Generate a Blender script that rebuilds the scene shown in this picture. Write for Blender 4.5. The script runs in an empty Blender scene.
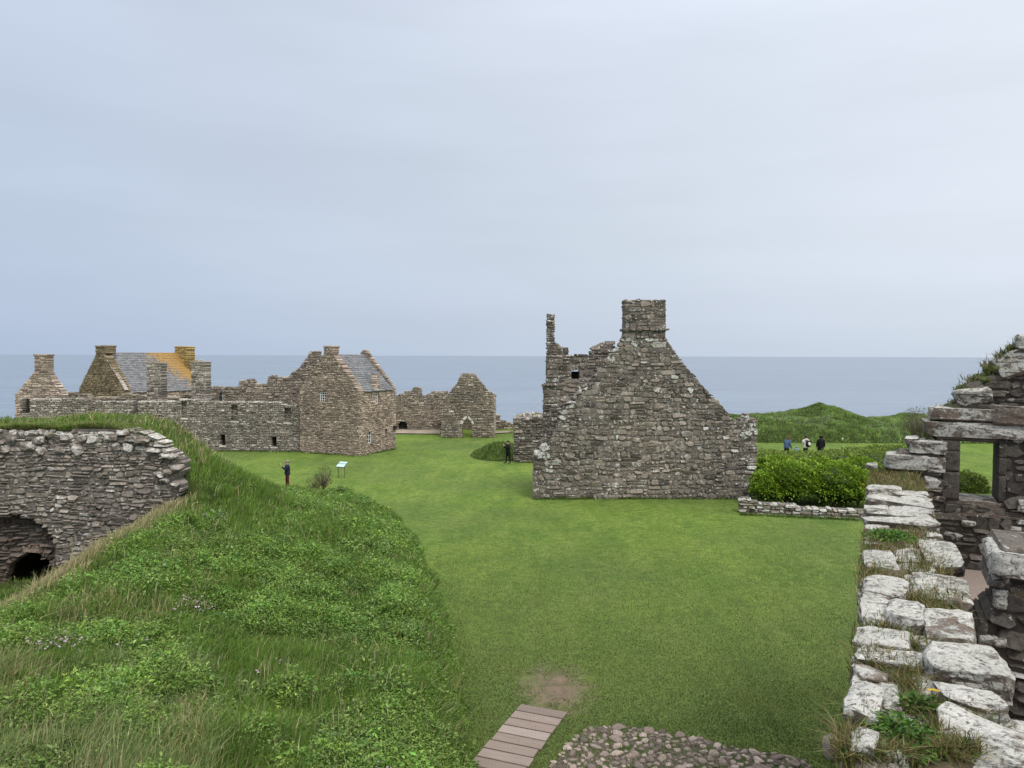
import bpy, bmesh, math, random
import numpy as np
from mathutils import Vector, Matrix, noise as mnoise

C = bpy.context.scene.collection
R = math.radians
rng = np.random.default_rng(11)
random.seed(5)
F = 770.0
EYE = Vector((0.0, 0.0, 8.0))
PITCH = math.atan((384 - 355.5) / F)
ROLL = 0.003
UP = Vector((0, 0, 1))


def ray(x, y):
    dx, dy = x - 512.0, y - 384.0
    a, b = (dx + ROLL * dy) / F, (dy - ROLL * dx) / F
    cp, sp = math.cos(PITCH), math.sin(PITCH)
    return Vector((a, cp - b * sp, -sp - b * cp))


def at(x, y, Y=None, z=None):
    d = ray(x, y)
    t = Y / d.y if Y is not None else (z - EYE.z) / d.z
    return EYE + d * t


def on_plane(x, y, O, N):
    d = ray(x, y)
    return EYE + d * ((O - EYE).dot(N) / d.dot(N))


# ------------------------------------------------------------------ objects
def tag(o, label=None, cat=None, group=None, kind=None):
    if label: o['label'] = label
    if cat: o['category'] = cat
    if group: o['group'] = group
    if kind: o['kind'] = kind
    return o


def thing(name, loc, label, cat, group=None):
    o = bpy.data.objects.new(name, None)
    o.empty_display_size = 0.3
    C.objects.link(o)
    o.location = loc
    return tag(o, label, cat, group)


def wloc(o):
    v = Vector(o.location)
    while o.parent:
        o = o.parent
        v = v + Vector(o.location)
    return v


class MB:
    """collects polygons in world coordinates, with a per-vertex 'col' attribute and a material index"""
    def __init__(s):
        s.v, s.f, s.c, s.m = [], [], [], []

    def add(s, vs, fs, col=(.5, .5, .5), m=0):
        n = len(s.v)
        s.v.extend([tuple(p) for p in vs])
        s.c.extend([col] * len(vs))
        for f in fs:
            s.f.append([i + n for i in f])
            s.m.append(m)

    def box(s, O, X, Y, Z, col=(.5, .5, .5), m=0):
        O, X, Y, Z = Vector(O), Vector(X), Vector(Y), Vector(Z)
        if X.cross(Y).dot(Z) < 0: X, Y = Y, X
        p = [O, O + X, O + X + Y, O + Y]
        s.add(p + [q + Z for q in p], [(3, 2, 1, 0), (4, 5, 6, 7), (0, 1, 5, 4), (1, 2, 6, 5), (2, 3, 7, 6), (3, 0, 4, 7)], col, m)

    def tube(s, pts, rad, n=8, col=(.5, .5, .5), m=0):
        pts = [Vector(p) for p in pts]
        rs = rad if isinstance(rad, (list, tuple)) else [rad] * len(pts)
        vs = []
        for i, p in enumerate(pts):
            t = (pts[min(i + 1, len(pts) - 1)] - pts[max(i - 1, 0)]).normalized()
            a = t.orthogonal().normalized(); b = t.cross(a)
            for k in range(n):
                w = 2 * math.pi * k / n
                vs.append(p + (a * math.cos(w) + b * math.sin(w)) * rs[i])
        fs = [list(range(n))[::-1], [(len(pts) - 1) * n + k for k in range(n)]]
        for i in range(len(pts) - 1):
            for k in range(n):
                fs.append((i * n + k, i * n + (k + 1) % n, (i + 1) * n + (k + 1) % n, (i + 1) * n + k))
        s.add(vs, fs, col, m)

    def build(s, name, mats, parent=None, smooth=False):
        if not isinstance(mats, (list, tuple)): mats = [mats]
        return mesh_obj(name, s.v, s.f, mats, parent, s.c, s.m, smooth)


def mesh_obj(name, v, f, mats, parent=None, cols=None, mi=None, smooth=False):
    me = bpy.data.meshes.new(name)
    me.from_pydata(v, [], f)
    for m in mats: me.materials.append(m)
    if cols is not None and len(cols):
        a = me.attributes.new('col', 'FLOAT_COLOR', 'POINT')
        c = np.ones((len(v), 4), np.float32); c[:, :3] = np.asarray(cols, np.float32)
        a.data.foreach_set('color', c.ravel())
    if mi is not None and len(mats) > 1: me.polygons.foreach_set('material_index', mi)
    if smooth: me.polygons.foreach_set('use_smooth', [True] * len(me.polygons))
    me.update()
    o = bpy.data.objects.new(name, me)
    C.objects.link(o)
    if parent is not None:
        o.parent = parent
        o.location = -wloc(parent)
    return o


def np_mesh(name, V, Fq, mat, cols=None, parent=None, smooth=False):
    """V (n,3) and Fq (m,k) arrays, one polygon size"""
    me = bpy.data.meshes.new(name)
    n, m, k = len(V), len(Fq), Fq.shape[1]
    me.vertices.add(n); me.vertices.foreach_set('co', np.asarray(V, np.float32).ravel())
    me.loops.add(m * k); me.loops.foreach_set('vertex_index', np.asarray(Fq, np.int32).ravel())
    me.polygons.add(m); me.polygons.foreach_set('loop_start', np.arange(0, m * k, k, dtype=np.int32))
    me.update(calc_edges=True)
    me.validate()
    me.materials.append(mat)
    if cols is not None:
        a = me.attributes.new('col', 'FLOAT_COLOR', 'POINT')
        c = np.ones((n, 4), np.float32); c[:, :3] = cols
        a.data.foreach_set('color', c.ravel())
    if smooth: me.polygons.foreach_set('use_smooth', [True] * m)
    o = bpy.data.objects.new(name, me)
    C.objects.link(o)
    if parent is not None:
        o.parent = parent
        o.location = -wloc(parent)
    return o


# ------------------------------------------------------------------ materials
class G:
    def __init__(s, name):
        s.mat = bpy.data.materials.new(name); s.mat.use_nodes = True
        s.t = s.mat.node_tree; s.t.nodes.clear()
        s.out = s.t.nodes.new('ShaderNodeOutputMaterial')

    def n(s, typ, **kw):
        nd = s.t.nodes.new(typ)
        for k, v in kw.items(): setattr(nd, k, v)
        return nd

    def put(s, sock, v):
        if isinstance(v, bpy.types.NodeSocket): s.t.links.new(v, sock)
        elif isinstance(v, (tuple, list)) and len(v) == 3 and sock.type == 'RGBA': sock.default_value = (*v, 1)
        else: sock.default_value = v

    def math(s, op, a, b=0.0, clamp=False):
        nd = s.n('ShaderNodeMath', operation=op); nd.use_clamp = clamp
        s.put(nd.inputs[0], a); s.put(nd.inputs[1], b)
        return nd.outputs[0]

    def noise(s, vec, scale, detail=3.0, rough=.55, dist=0.0):
        nd = s.n('ShaderNodeTexNoise'); s.put(nd.inputs['Vector'], vec)
        nd.inputs['Scale'].default_value = scale; nd.inputs['Detail'].default_value = detail
        nd.inputs['Roughness'].default_value = rough; nd.inputs['Distortion'].default_value = dist
        return nd.outputs[0]

    def voro(s, vec, scale, feature='F1'):
        nd = s.n('ShaderNodeTexVoronoi', feature=feature); s.put(nd.inputs['Vector'], vec)
        nd.inputs['Scale'].default_value = scale
        return nd.outputs[0]

    def rmap(s, v, a, b, c=0.0, d=1.0):
        nd = s.n('ShaderNodeMapRange'); s.put(nd.inputs[0], v)
        for i, q in enumerate((a, b, c, d)): s.put(nd.inputs[i + 1], q)
        return nd.outputs[0]

    def mix(s, fac, a, b, mode='MIX'):
        nd = s.n('ShaderNodeMix', data_type='RGBA', blend_type=mode)
        s.put(nd.inputs[0], fac); s.put(nd.inputs[6], a); s.put(nd.inputs[7], b)
        return nd.outputs[2]

    def mulv(s, colr, v):
        nd = s.n('ShaderNodeVectorMath', operation='SCALE'); s.put(nd.inputs[0], colr); s.put(nd.inputs[3], v)
        return nd.outputs[0]

    def obj(s): return s.n('ShaderNodeTexCoord').outputs['Object']

    def mapping(s, vec, scale=(1, 1, 1), rot=(0, 0, 0)):
        nd = s.n('ShaderNodeMapping'); s.put(nd.inputs[0], vec)
        nd.inputs['Scale'].default_value = scale; nd.inputs['Rotation'].default_value = rot
        return nd.outputs[0]

    def attr(s):
        a = s.n('ShaderNodeAttribute', attribute_name='col')
        sp = s.n('ShaderNodeSeparateColor'); s.t.links.new(a.outputs['Color'], sp.inputs[0])
        return a.outputs['Color'], sp.outputs

    def bump(s, h, strength=.5, dist=.02, normal=None):
        nd = s.n('ShaderNodeBump'); s.put(nd.inputs['Height'], h)
        nd.inputs['Strength'].default_value = strength; nd.inputs['Distance'].default_value = dist
        if normal: s.put(nd.inputs['Normal'], normal)
        return nd.outputs[0]

    def bsdf(s, colr, rough=.9, normal=None, spec=.25, metal=0.0):
        nd = s.n('ShaderNodeBsdfPrincipled')
        s.put(nd.inputs['Base Color'], colr); s.put(nd.inputs['Roughness'], rough)
        nd.inputs['Specular IOR Level'].default_value = spec; nd.inputs['Metallic'].default_value = metal
        if normal: s.put(nd.inputs['Normal'], normal)
        s.t.links.new(nd.outputs[0], s.out.inputs[0])
        return nd


def stone_mat(name, a, b, lich=(.50, .50, .46), thr=.62, lscale=2.2, fine=9.0, orange=None, othr=.66, bump=.7, moss=.0, contrast=1.0, fleck=.66, gain=1.3):
    """per-stone value (R), hue (G) and lichen readiness (B) come from the 'col' attribute"""
    g = G(name); P = g.obj(); _, c = g.attr()
    base = g.mix(c[1], a, b)
    val = g.rmap(c[0], 0, 1, 1 - .45 * contrast, 1 + .45 * contrast)
    st = g.rmap(g.noise(P, .45, 4, .6), .3, .7, .72, 1.22)
    fn = g.noise(P, fine, 5, .65)
    gr = g.rmap(g.noise(P, fine * 2.6, 3, .7), .3, .7, .62, 1.42)
    base = g.mulv(base, g.math('MULTIPLY', g.math('MULTIPLY', val, g.math('MULTIPLY', st, gain)), g.math('MULTIPLY', gr, g.rmap(fn, .3, .7, .68, 1.32))))
    if moss > 0:
        mm = g.rmap(g.noise(P, 1.1, 5, .65), .66 - moss * .2, .76 - moss * .2)
        base = g.mix(g.math('MULTIPLY', mm, .75), base, (.075, .085, .03))
    if orange:
        om = g.rmap(g.noise(P, 1.3, 6, .7), othr, othr + .1)
        base = g.mix(g.math('MULTIPLY', om, .85), base, orange)
    ln = g.math('ADD', g.noise(P, lscale, 7, .68, .4), g.math('MULTIPLY', g.math('SUBTRACT', c[2], .5), .34))
    lm = g.rmap(ln, thr, thr + .07)
    pit = g.rmap(g.noise(P, fine * 2.2, 3, .6), .38, .52)
    lm = g.math('MULTIPLY', lm, pit)
    lc = g.mulv(lich, g.rmap(fn, .3, .7, .8, 1.15))
    fk = g.rmap(g.noise(P, lscale * 3.1, 4, .6), fleck, fleck + .03)
    colr = g.mix(lm, base, lc)
    colr = g.mix(g.math('MULTIPLY', fk, .8), colr, lc)
    h = g.math('ADD', g.math('MULTIPLY', fn, .7), g.math('MULTIPLY', g.noise(P, fine * .35, 3), 1.2))
    h = g.math('ADD', h, g.math('MULTIPLY', lm, .12))
    g.bsdf(colr, .92, g.bump(h, bump, .03), .2)
    return g.mat


def leaf_mat(name, trans=.3, rough=.6, gain=1.0):
    g = G(name); col, _ = g.attr()
    if gain != 1.0: col = g.mulv(col, gain)
    p = g.bsdf(col, rough, None, .3)
    tr = g.n('ShaderNodeBsdfTranslucent'); g.put(tr.inputs[0], col)
    mx = g.n('ShaderNodeMixShader'); mx.inputs[0].default_value = trans
    g.t.links.new(p.outputs[0], mx.inputs[1]); g.t.links.new(tr.outputs[0], mx.inputs[2])
    g.t.links.new(mx.outputs[0], g.out.inputs[0])
    return g.mat


def plain_mat(name, colr, rough=.8, var=.15, scale=8, spec=.3, metal=0.0):
    g = G(name); P = g.obj()
    n = g.noise(P, scale, 4, .6)
    g.bsdf(g.mulv(colr, g.rmap(n, .3, .7, 1 - var, 1 + var)), rough, g.bump(n, .15, .01), spec, metal)
    return g.mat


# ------------------------------------------------------------------ rubble masonry
def stone_block(mb, O, U, V, N, u0, u1, v0, v1, nf, nb, bev, bul, col, rnd, m=0, tilt=0.0, sl=0.0, sr=0.0):
    """one squarish rubble stone running through the wall from n=nb to n=nf, its face bulging out by bul"""
    w, h = u1 - u0, v1 - v0
    cu, cv = (u0 + u1) / 2, (v0 + v1) / 2
    k = min(w, h) * .32
    ring = [(-w/2 + k, -h/2), (w/2 - k, -h/2), (w/2, -h/2 + k), (w/2, h/2 - k), (w/2 - k, h/2), (-w/2 + k, h/2), (-w/2, h/2 - k), (-w/2, -h/2 + k)]
    j = k * .8
    ring = [(a + rnd.uniform(-j, j), b + rnd.uniform(-j, j) * .7) for a, b in ring]
    ins = min(bev, k * 1.2)
    su, sv = max(.2, 1 - 2 * ins / w), max(.2, 1 - 2 * ins / h)
    tu, tv = rnd.uniform(-1, 1) * bul * .7, rnd.uniform(-1, 1) * bul * .7
    vs = []
    for n_, s1, s2, bb in ((nb, 1, 1, 0), (nf, 1, 1, 0), (nf, su, sv, 1)):
        for a, b in ring:
            a2, b2 = a * s1, b * s2
            a2 += (sr * max(0, a / w + .5) + sl * max(0, .5 - a / w)) * (b / h)          # slanting ends follow the outline
            extra = (bul + tu * a / w * 2 + tv * b / h * 2 + rnd.uniform(-.2, .2) * bul) if bb else 0
            vs.append(O + U * (cu + a2) + V * (cv + b2 + tilt * a2) + N * (n_ + extra))
    fs = [[7 - i for i in range(8)]]
    for r in range(2):
        for i in range(8):
            fs.append((r * 8 + i, r * 8 + (i + 1) % 8, (r + 1) * 8 + (i + 1) % 8, (r + 1) * 8 + i))
    fs.append([16 + i for i in range(8)])
    if U.cross(V).dot(N) < 0: fs = [f[::-1] for f in fs]
    mb.add(vs, fs, col, m)


def spans(poly, v):
    xs = []
    n = len(poly)
    for i in range(n):
        (a, b), (c, d) = poly[i], poly[(i + 1) % n]
        if (b <= v < d) or (d <= v < b): xs.append(a + (v - b) / (d - b) * (c - a))
    xs.sort()
    return [(xs[i], xs[i + 1]) for i in range(0, len(xs) - 1, 2)]


def cut(iv, holes, v):
    for h in holes:
        hs = spans(h, v)
        for (a, b) in hs:
            nx = []
            for (p, q) in iv:
                if b <= p or a >= q: nx.append((p, q)); continue
                if a > p: nx.append((p, a))
                if b < q: nx.append((b, q))
            iv = nx
    return iv


def masonry(mb, O, U, N, poly, holes=(), thick=.7, sw=.45, sh=.2, seed=1, bulge=.03, gap=.025, rag=.04, lich=None, hue=None, val=None, top_white=.5, V=UP, white=.04, slab=True, wave=.03, core=.025, split=.38):
    """coursed rubble: rows of irregular stones clipped to an outline, over a recessed mortar core (material 1)"""
    rnd = random.Random(seed)
    O, U, N = Vector(O), Vector(U).normalized(), Vector(N).normalized()
    vmin = min(p[1] for p in poly); vmax = max(p[1] for p in poly)
    v = vmin
    while v < vmax - sh * .2:
        h = sh * rnd.uniform(.6, 1.45)
        h = min(h, max(vmax - v, sh * .4))
        vm = v + h / 2
        iv = cut(spans(poly, vm), holes, vm)
        up = spans(poly, vm + h)
        for (a, b) in iv:
            if b - a < .05: continue
            a2 = a + rnd.uniform(-rag, rag * .6); b2 = b + rnd.uniform(-rag * .6, rag)
            lo, hi = spans(poly, v + .02 * h), spans(poly, v + .98 * h)
            SL = SR = 0.0
            for (p, q) in lo:
                for (r_, t_) in hi:
                    if abs((p + r_) / 2 - a) < .1 + abs(r_ - p): SL = r_ - p if abs(r_ - p) < 1.2 * sw else SL
                    if abs((q + t_) / 2 - b) < .1 + abs(t_ - q): SR = t_ - q if abs(t_ - q) < 1.2 * sw else SR
            if slab:
                e = min(max(.03, abs(SL) * .5, abs(SR) * .5), (b2 - a2) * .35)
                mb.box(O + U * (a2 + e) + V * v - N * (thick - .03), U * (b2 - a2 - 2 * e), N * (thick - .03 - core), V * (h + .002), (.5, .5, .4), 1)
            u = a2
            while u < b2 - 1e-4:
                w = sw * rnd.lognormvariate(-.12, .42)
                w = max(sw * .4, min(w, sw * 2.2))
                if b2 - (u + w) < sw * .4: w = b2 - u
                un = u + w
                cu = (u + un) / 2
                open_top = not any(p - .1 <= cu <= q + .1 for p, q in up)
                pieces = [(v, v + h)]
                if h > sh * .95 and rnd.random() < split and w > sw * .5:
                    q = v + h * rnd.uniform(.38, .62); pieces = [(v, q), (q, v + h)]
                for (p0, p1) in pieces:
                    vv = val(cu, (p0 + p1) / 2) if val else .5
                    hh = hue(cu, (p0 + p1) / 2) if hue else .5
                    ll = lich(cu, (p0 + p1) / 2) if lich else .4
                    if rnd.random() < white: ll += .6
                    if open_top: ll += top_white
                    col = (min(1, max(0, vv + rnd.gauss(0, .24))), min(1, max(0, hh + rnd.gauss(0, .26))), min(1.2, max(0, ll + rnd.gauss(0, .18))))
                    up_j = rnd.uniform(0, sh * .35) if open_top else 0
                    wv = wave * mnoise.noise((cu * .6, p0 * .8, seed)) * 1.5
                    stone_block(mb, O, U, V, N, u + gap / 2, un - gap / 2, p0 + gap / 2 + wv, p1 - gap / 2 + wv + up_j,
                                rnd.uniform(-.012, .02), -thick + rnd.uniform(-.02, .015), gap * 1.1, bulge * rnd.uniform(.35, 1.5), col, rnd, 0, rnd.gauss(0, .055),
                                SL if abs(u - a2) < 1e-4 else 0, SR if abs(un - b2) < 1e-4 else 0)
                u = un
        v += h


def plane_px(pts, O, U):
    """outline pixels -> (u, v) in the vertical plane through O along U"""
    O, U = Vector(O), Vector(U).normalized()
    N = U.cross(UP)
    out = []
    for x, y in pts:
        p = on_plane(x, y, O, N)
        out.append(((p - O).dot(U), p.z - O.z))
    return out


def rect(u0, u1, v0, v1): return [(u0, v0), (u1, v0), (u1, v1), (u0, v1)]


# ------------------------------------------------------------------ lumps, blades, leaves
def lump(mb, c, rad, seed, amp=.25, freq=1.2, col=(.5, .5, .5), sub=3, square=.0, rot=None, m=0):
    """noise-displaced ellipsoid / soft block (square -> 1)"""
    bm = bmesh.new()
    if square > 0:
        bmesh.ops.create_cube(bm, size=2)
        bmesh.ops.subdivide_edges(bm, edges=bm.edges[:], cuts=2 ** sub, use_grid_fill=True)
    else: bmesh.ops.create_icosphere(bm, subdivisions=sub, radius=1)
    M = rot or Matrix.Identity(3)
    vs = []
    for w in bm.verts:
        p = w.co.copy()
        if square > 0:
            s = p.normalized(); p = p * square + s * (1 - square) * 1.15
        q = Vector((p.x * rad[0], p.y * rad[1], p.z * rad[2]))
        d = mnoise.fractal(q * freq + Vector((seed * 7.3, seed * 1.7, -seed * 3.1)), 1.0, 2.1, 4)
        q += p.normalized() * d * amp * min(rad) * 1.2
        vs.append(Vector(c) + M @ q)
    fs = [[l.vert.index for l in f.loops] for f in bm.faces]
    bm.free()
    mb.add(vs, fs, col, m)


def rock(mb, c, rad, seed, col, rot=None, box=.5, amp=.06, cuts=3, npt=26, strata=3.0, bev=.07):
    """quarry-faced stone: hull of random points in a soft box, arrises knocked off, weathered along its bedding"""
    rr = random.Random(seed); bm = bmesh.new()
    for _ in range(npt):
        d = Vector((rr.gauss(0, 1), rr.gauss(0, 1), rr.gauss(0, 1))).normalized()
        q = [math.copysign(abs(x) ** box, x) for x in d]; k = rr.uniform(.86, 1.04)
        bm.verts.new([q[i] * rad[i] * k for i in range(3)])
    r_ = bmesh.ops.convex_hull(bm, input=bm.verts[:])
    bmesh.ops.delete(bm, geom=[v for v in bm.verts if not v.link_faces], context='VERTS')
    bmesh.ops.dissolve_limit(bm, angle_limit=.22, verts=bm.verts[:], edges=bm.edges[:])
    bmesh.ops.bevel(bm, geom=bm.edges[:], offset=bev * min(rad), segments=2, affect='EDGES', profile=.6)
    bmesh.ops.triangulate(bm, faces=bm.faces[:])
    mx_ = max(rad) * .5
    for _ in range(cuts):
        es = [e for e in bm.edges if e.calc_length() > mx_ * .28]
        if not es: break
        bmesh.ops.subdivide_edges(bm, edges=es, cuts=1)
        bmesh.ops.triangulate(bm, faces=[f for f in bm.faces if len(f.verts) > 3])
    bm.normal_update()
    M = rot or Matrix.Identity(3); s0 = Vector((seed * 3.3, -seed * 1.9, seed * .7)); f0 = 1.1 / min(rad) * .35
    vs = []
    for v in bm.verts:
        p = v.co
        d = mnoise.fractal(Vector((p.x, p.y, p.z * strata)) * f0 + s0, 1.0, 2.1, 5) * amp * min(rad) * 2.4
        vs.append(Vector(c) + M @ (p + v.normal * d))
    bm.verts.index_update()
    fs = [[l.vert.index for l in f.loops] for f in bm.faces]
    bm.free(); mb.add(vs, fs, col)


def blades(name, P, h, w, cols, mat, lean=.5, parent=None, wind=(0, 0)):
    n = len(P)
    th = rng.uniform(0, 2 * np.pi, n)
    side = np.stack([np.cos(th), np.sin(th), np.zeros(n)], 1)
    la = rng.uniform(0, 2 * np.pi, n)
    ln = np.abs(rng.normal(0, lean, n)) * h
    off = np.stack([np.cos(la) * ln + wind[0] * h, np.sin(la) * ln + wind[1] * h, np.zeros(n)], 1)
    up = np.stack([np.zeros(n), np.zeros(n), h], 1)
    w2 = (w / 2)[:, None]
    V = np.empty((n, 5, 3))
    V[:, 0] = P - side * w2; V[:, 1] = P + side * w2
    mid = P + up * .58 + off * .35
    V[:, 2] = mid + side * w2 * .8; V[:, 3] = mid - side * w2 * .8
    V[:, 4] = P + up * (1 - .25 * np.minimum(1, ln / h))[:, None] + off
    b = np.arange(n)[:, None] * 5
    T = np.concatenate([b + np.array([[0, 1, 2]]), b + np.array([[0, 2, 3]]), b + np.array([[3, 2, 4]])], 0)
    c = np.repeat(cols[:, None, :], 5, 1)
    return np_mesh(name, V.reshape(-1, 3), T, mat, c.reshape(-1, 3), parent)


def leaves(name, P, D, size, cols, mat, aspect=.55, parent=None, fold=.18):
    """P leaf bases, D outward directions (tip side): folded, toothed-diamond leaves"""
    n = len(P)
    D = D / np.linalg.norm(D, axis=1, keepdims=True)
    rv = rng.normal(0, 1, (n, 3)) * .35 + np.array([0, 0, 1.0])
    S = np.cross(D, rv); S /= np.linalg.norm(S, axis=1, keepdims=True) + 1e-9
    Nn = np.cross(S, D)
    s = size[:, None]; a = s * aspect / 2
    V = np.empty((n, 6, 3))
    V[:, 0] = P
    V[:, 1] = P + D * s * .38 + S * a + Nn * s * fold
    V[:, 2] = P + D * s * .78 + S * a * .62 + Nn * s * fold * .3
    V[:, 3] = P + D * s - Nn * s * .12
    V[:, 4] = P + D * s * .70 - S * a * .70 + Nn * s * fold * .3
    V[:, 5] = P + D * s * .34 - S * a + Nn * s * fold
    b = np.arange(n)[:, None] * 6
    Q = np.concatenate([b + np.array([[0, 1, 2, 3]]), b + np.array([[0, 3, 4, 5]])], 0)
    c = np.repeat(cols[:, None, :], 6, 1)
    return np_mesh(name, V.reshape(-1, 3), Q, mat, c.reshape(-1, 3), parent)


def jitcol(base, n, v=.25, hue=.12):
    b = np.asarray(base)[None, :] * np.exp(rng.normal(0, v, (n, 1)))
    t = rng.normal(0, hue, (n, 1))
    return np.clip(b * np.concatenate([1 + t, 1 + t * .2, 1 - t * .3], 1), .002, .9)


def vnoise(X, Y, s, seed=0):
    """smooth value noise on arrays"""
    x, y = X * s + seed * 13.7, Y * s - seed * 5.1
    xi, yi = np.floor(x).astype(int), np.floor(y).astype(int)
    fx, fy = x - xi, y - yi
    fx, fy = fx * fx * (3 - 2 * fx), fy * fy * (3 - 2 * fy)

    def hsh(i, j):
        q = np.sin(i * 127.1 + j * 311.7 + seed * 74.7) * 43758.5453
        return q - np.floor(q)
    return (hsh(xi, yi) * (1 - fx) + hsh(xi + 1, yi) * fx) * (1 - fy) + (hsh(xi, yi + 1) * (1 - fx) + hsh(xi + 1, yi + 1) * fx) * fy


def sstep(a, b, x):
    t = np.clip((x - a) / (b - a), 0, 1)
    return t * t * (3 - 2 * t)
# ================================================================== camera, sky, light
sc = bpy.context.scene
cam = bpy.data.objects.new('camera', bpy.data.cameras.new('camera'))
C.objects.link(cam); sc.camera = cam
cam.data.sensor_width = 36.0; cam.data.lens = 36.0 * F / 1024
cam.data.clip_end = 200000; cam.data.clip_start = .05
cam.matrix_world = Matrix.Translation(EYE) @ Matrix.Rotation(math.pi / 2 - PITCH, 4, 'X') @ Matrix.Rotation(ROLL, 4, 'Z')
sc.view_settings.view_transform = 'Standard'; sc.view_settings.look = 'None'
sc.view_settings.gamma = 1; sc.view_settings.exposure = .4
sc.cycles.max_bounces = 6; sc.cycles.diffuse_bounces = 3; sc.cycles.transmission_bounces = 2
sc.cycles.use_adaptive_sampling = True

SUN_EL, SUN_AZ = R(54), R(152)          # azimuth clockwise from +Y: behind the camera, to the right
w = bpy.data.worlds.new('World'); sc.world = w; w.use_nodes = True
wt = w.node_tree; wt.nodes.clear()
wo = wt.nodes.new('ShaderNodeOutputWorld'); bg = wt.nodes.new('ShaderNodeBackground')
bg.inputs[1].default_value = .1
sky = wt.nodes.new('ShaderNodeTexSky'); sky.sky_type = 'NISHITA'; sky.sun_disc = False
sky.sun_elevation = SUN_EL; sky.sun_rotation = SUN_AZ; sky.dust_density = 3.0
tc = wt.nodes.new('ShaderNodeTexCoord'); sx = wt.nodes.new('ShaderNodeSeparateXYZ')
wt.links.new(tc.outputs['Generated'], sx.inputs[0])
rmp = wt.nodes.new('ShaderNodeValToRGB'); wt.links.new(sx.outputs[2], rmp.inputs[0])
el = rmp.color_ramp.elements
SKY = [(0.0, (.93, .96, .98)), (.06, (.94, .95, .965)), (.14, (.98, .98, .97)), (.28, (1.0, 1.0, 1.0)), (.42, (1.02, 1.02, 1.03)), (.60, (1.6, 1.55, 1.5)), (1.0, (2.9, 2.75, 2.6))]
el[0].position, el[0].color = SKY[0][0], (*SKY[0][1], 1)
el[1].position, el[1].color = SKY[-1][0], (*SKY[-1][1], 1)
for p_, c_ in SKY[1:-1]:
    e = el.new(p_); e.color = (*c_, 1)
mp = wt.nodes.new('ShaderNodeMapping'); wt.links.new(tc.outputs['Generated'], mp.inputs[0]); mp.inputs['Scale'].default_value = (1.0, 1.0, 6.0)
mp.inputs['Rotation'].default_value = (0, R(6), 0)
nz = wt.nodes.new('ShaderNodeTexNoise'); wt.links.new(mp.outputs[0], nz.inputs[0]); nz.inputs['Scale'].default_value = 1.6; nz.inputs['Detail'].default_value = 5
mr = wt.nodes.new('ShaderNodeMapRange'); wt.links.new(nz.outputs[0], mr.inputs[0])
for i, q in enumerate((.3, .7, 9.4, 10.6)): mr.inputs[i + 1].default_value = q      # cloud radiance, undone by the 0.1 strength
sm = wt.nodes.new('ShaderNodeVectorMath'); sm.operation = 'SCALE'
# the cloud is thinner and whiter towards the upper right
tx = wt.nodes.new('ShaderNodeVectorMath'); tx.operation = 'DOT_PRODUCT'; wt.links.new(tc.outputs['Generated'], tx.inputs[0]); tx.inputs[1].default_value = (.72, 0, .75)
tr = wt.nodes.new('ShaderNodeMapRange'); wt.links.new(tx.outputs['Value'], tr.inputs[0])
for i, q in enumerate((-.40, .62, 0, 1)): tr.inputs[i + 1].default_value = q
r2 = wt.nodes.new('ShaderNodeValToRGB'); wt.links.new(tr.outputs[0], r2.inputs[0])
e2 = r2.color_ramp.elements; e2[0].color = (.385, .455, .580, 1); e2[1].color = (.62, .665, .735, 1); e2.new(.48).color = (.465, .520, .605, 1)
mm = wt.nodes.new('ShaderNodeMix'); mm.data_type = 'RGBA'; mm.blend_type = 'MULTIPLY'; mm.inputs[0].default_value = 1
wt.links.new(rmp.outputs[0], mm.inputs[6]); wt.links.new(r2.outputs[0], mm.inputs[7]); wt.links.new(mm.outputs[2], sm.inputs[0]); wt.links.new(mr.outputs[0], sm.inputs[3])
mx = wt.nodes.new('ShaderNodeMix'); mx.data_type = 'RGBA'; mx.inputs[0].default_value = .93
wt.links.new(sky.outputs[0], mx.inputs[6]); wt.links.new(sm.outputs[0], mx.inputs[7])
wt.links.new(mx.outputs[2], bg.inputs[0]); wt.links.new(bg.outputs[0], wo.inputs[0])

sl = bpy.data.lights.new('sun', 'SUN'); sl.energy = 1.5; sl.angle = R(18); sl.color = (1, .96, .9)
so = bpy.data.objects.new('sun', sl); C.objects.link(so)
sd = Vector((math.sin(SUN_AZ) * math.cos(SUN_EL), math.cos(SUN_AZ) * math.cos(SUN_EL), math.sin(SUN_EL)))
so.rotation_euler = sd.to_track_quat('Z', 'Y').to_euler(); so.location = (0, -20, 40)

# ================================================================== terrain
XE_Y = [0, 10, 15, 16.4, 20, 25, 31.6, 39.7, 46]
XE_X = [.2, -.2, -.75, -.9, -1.3, -2.2, -3.57, -5.8, -8.2]


def edge_y(X): return np.interp(X, [-90, -45, -20, 0, 20, 42, 50, 110], [80, 84, 88, 90, 91, 92, 104, 112])


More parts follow.
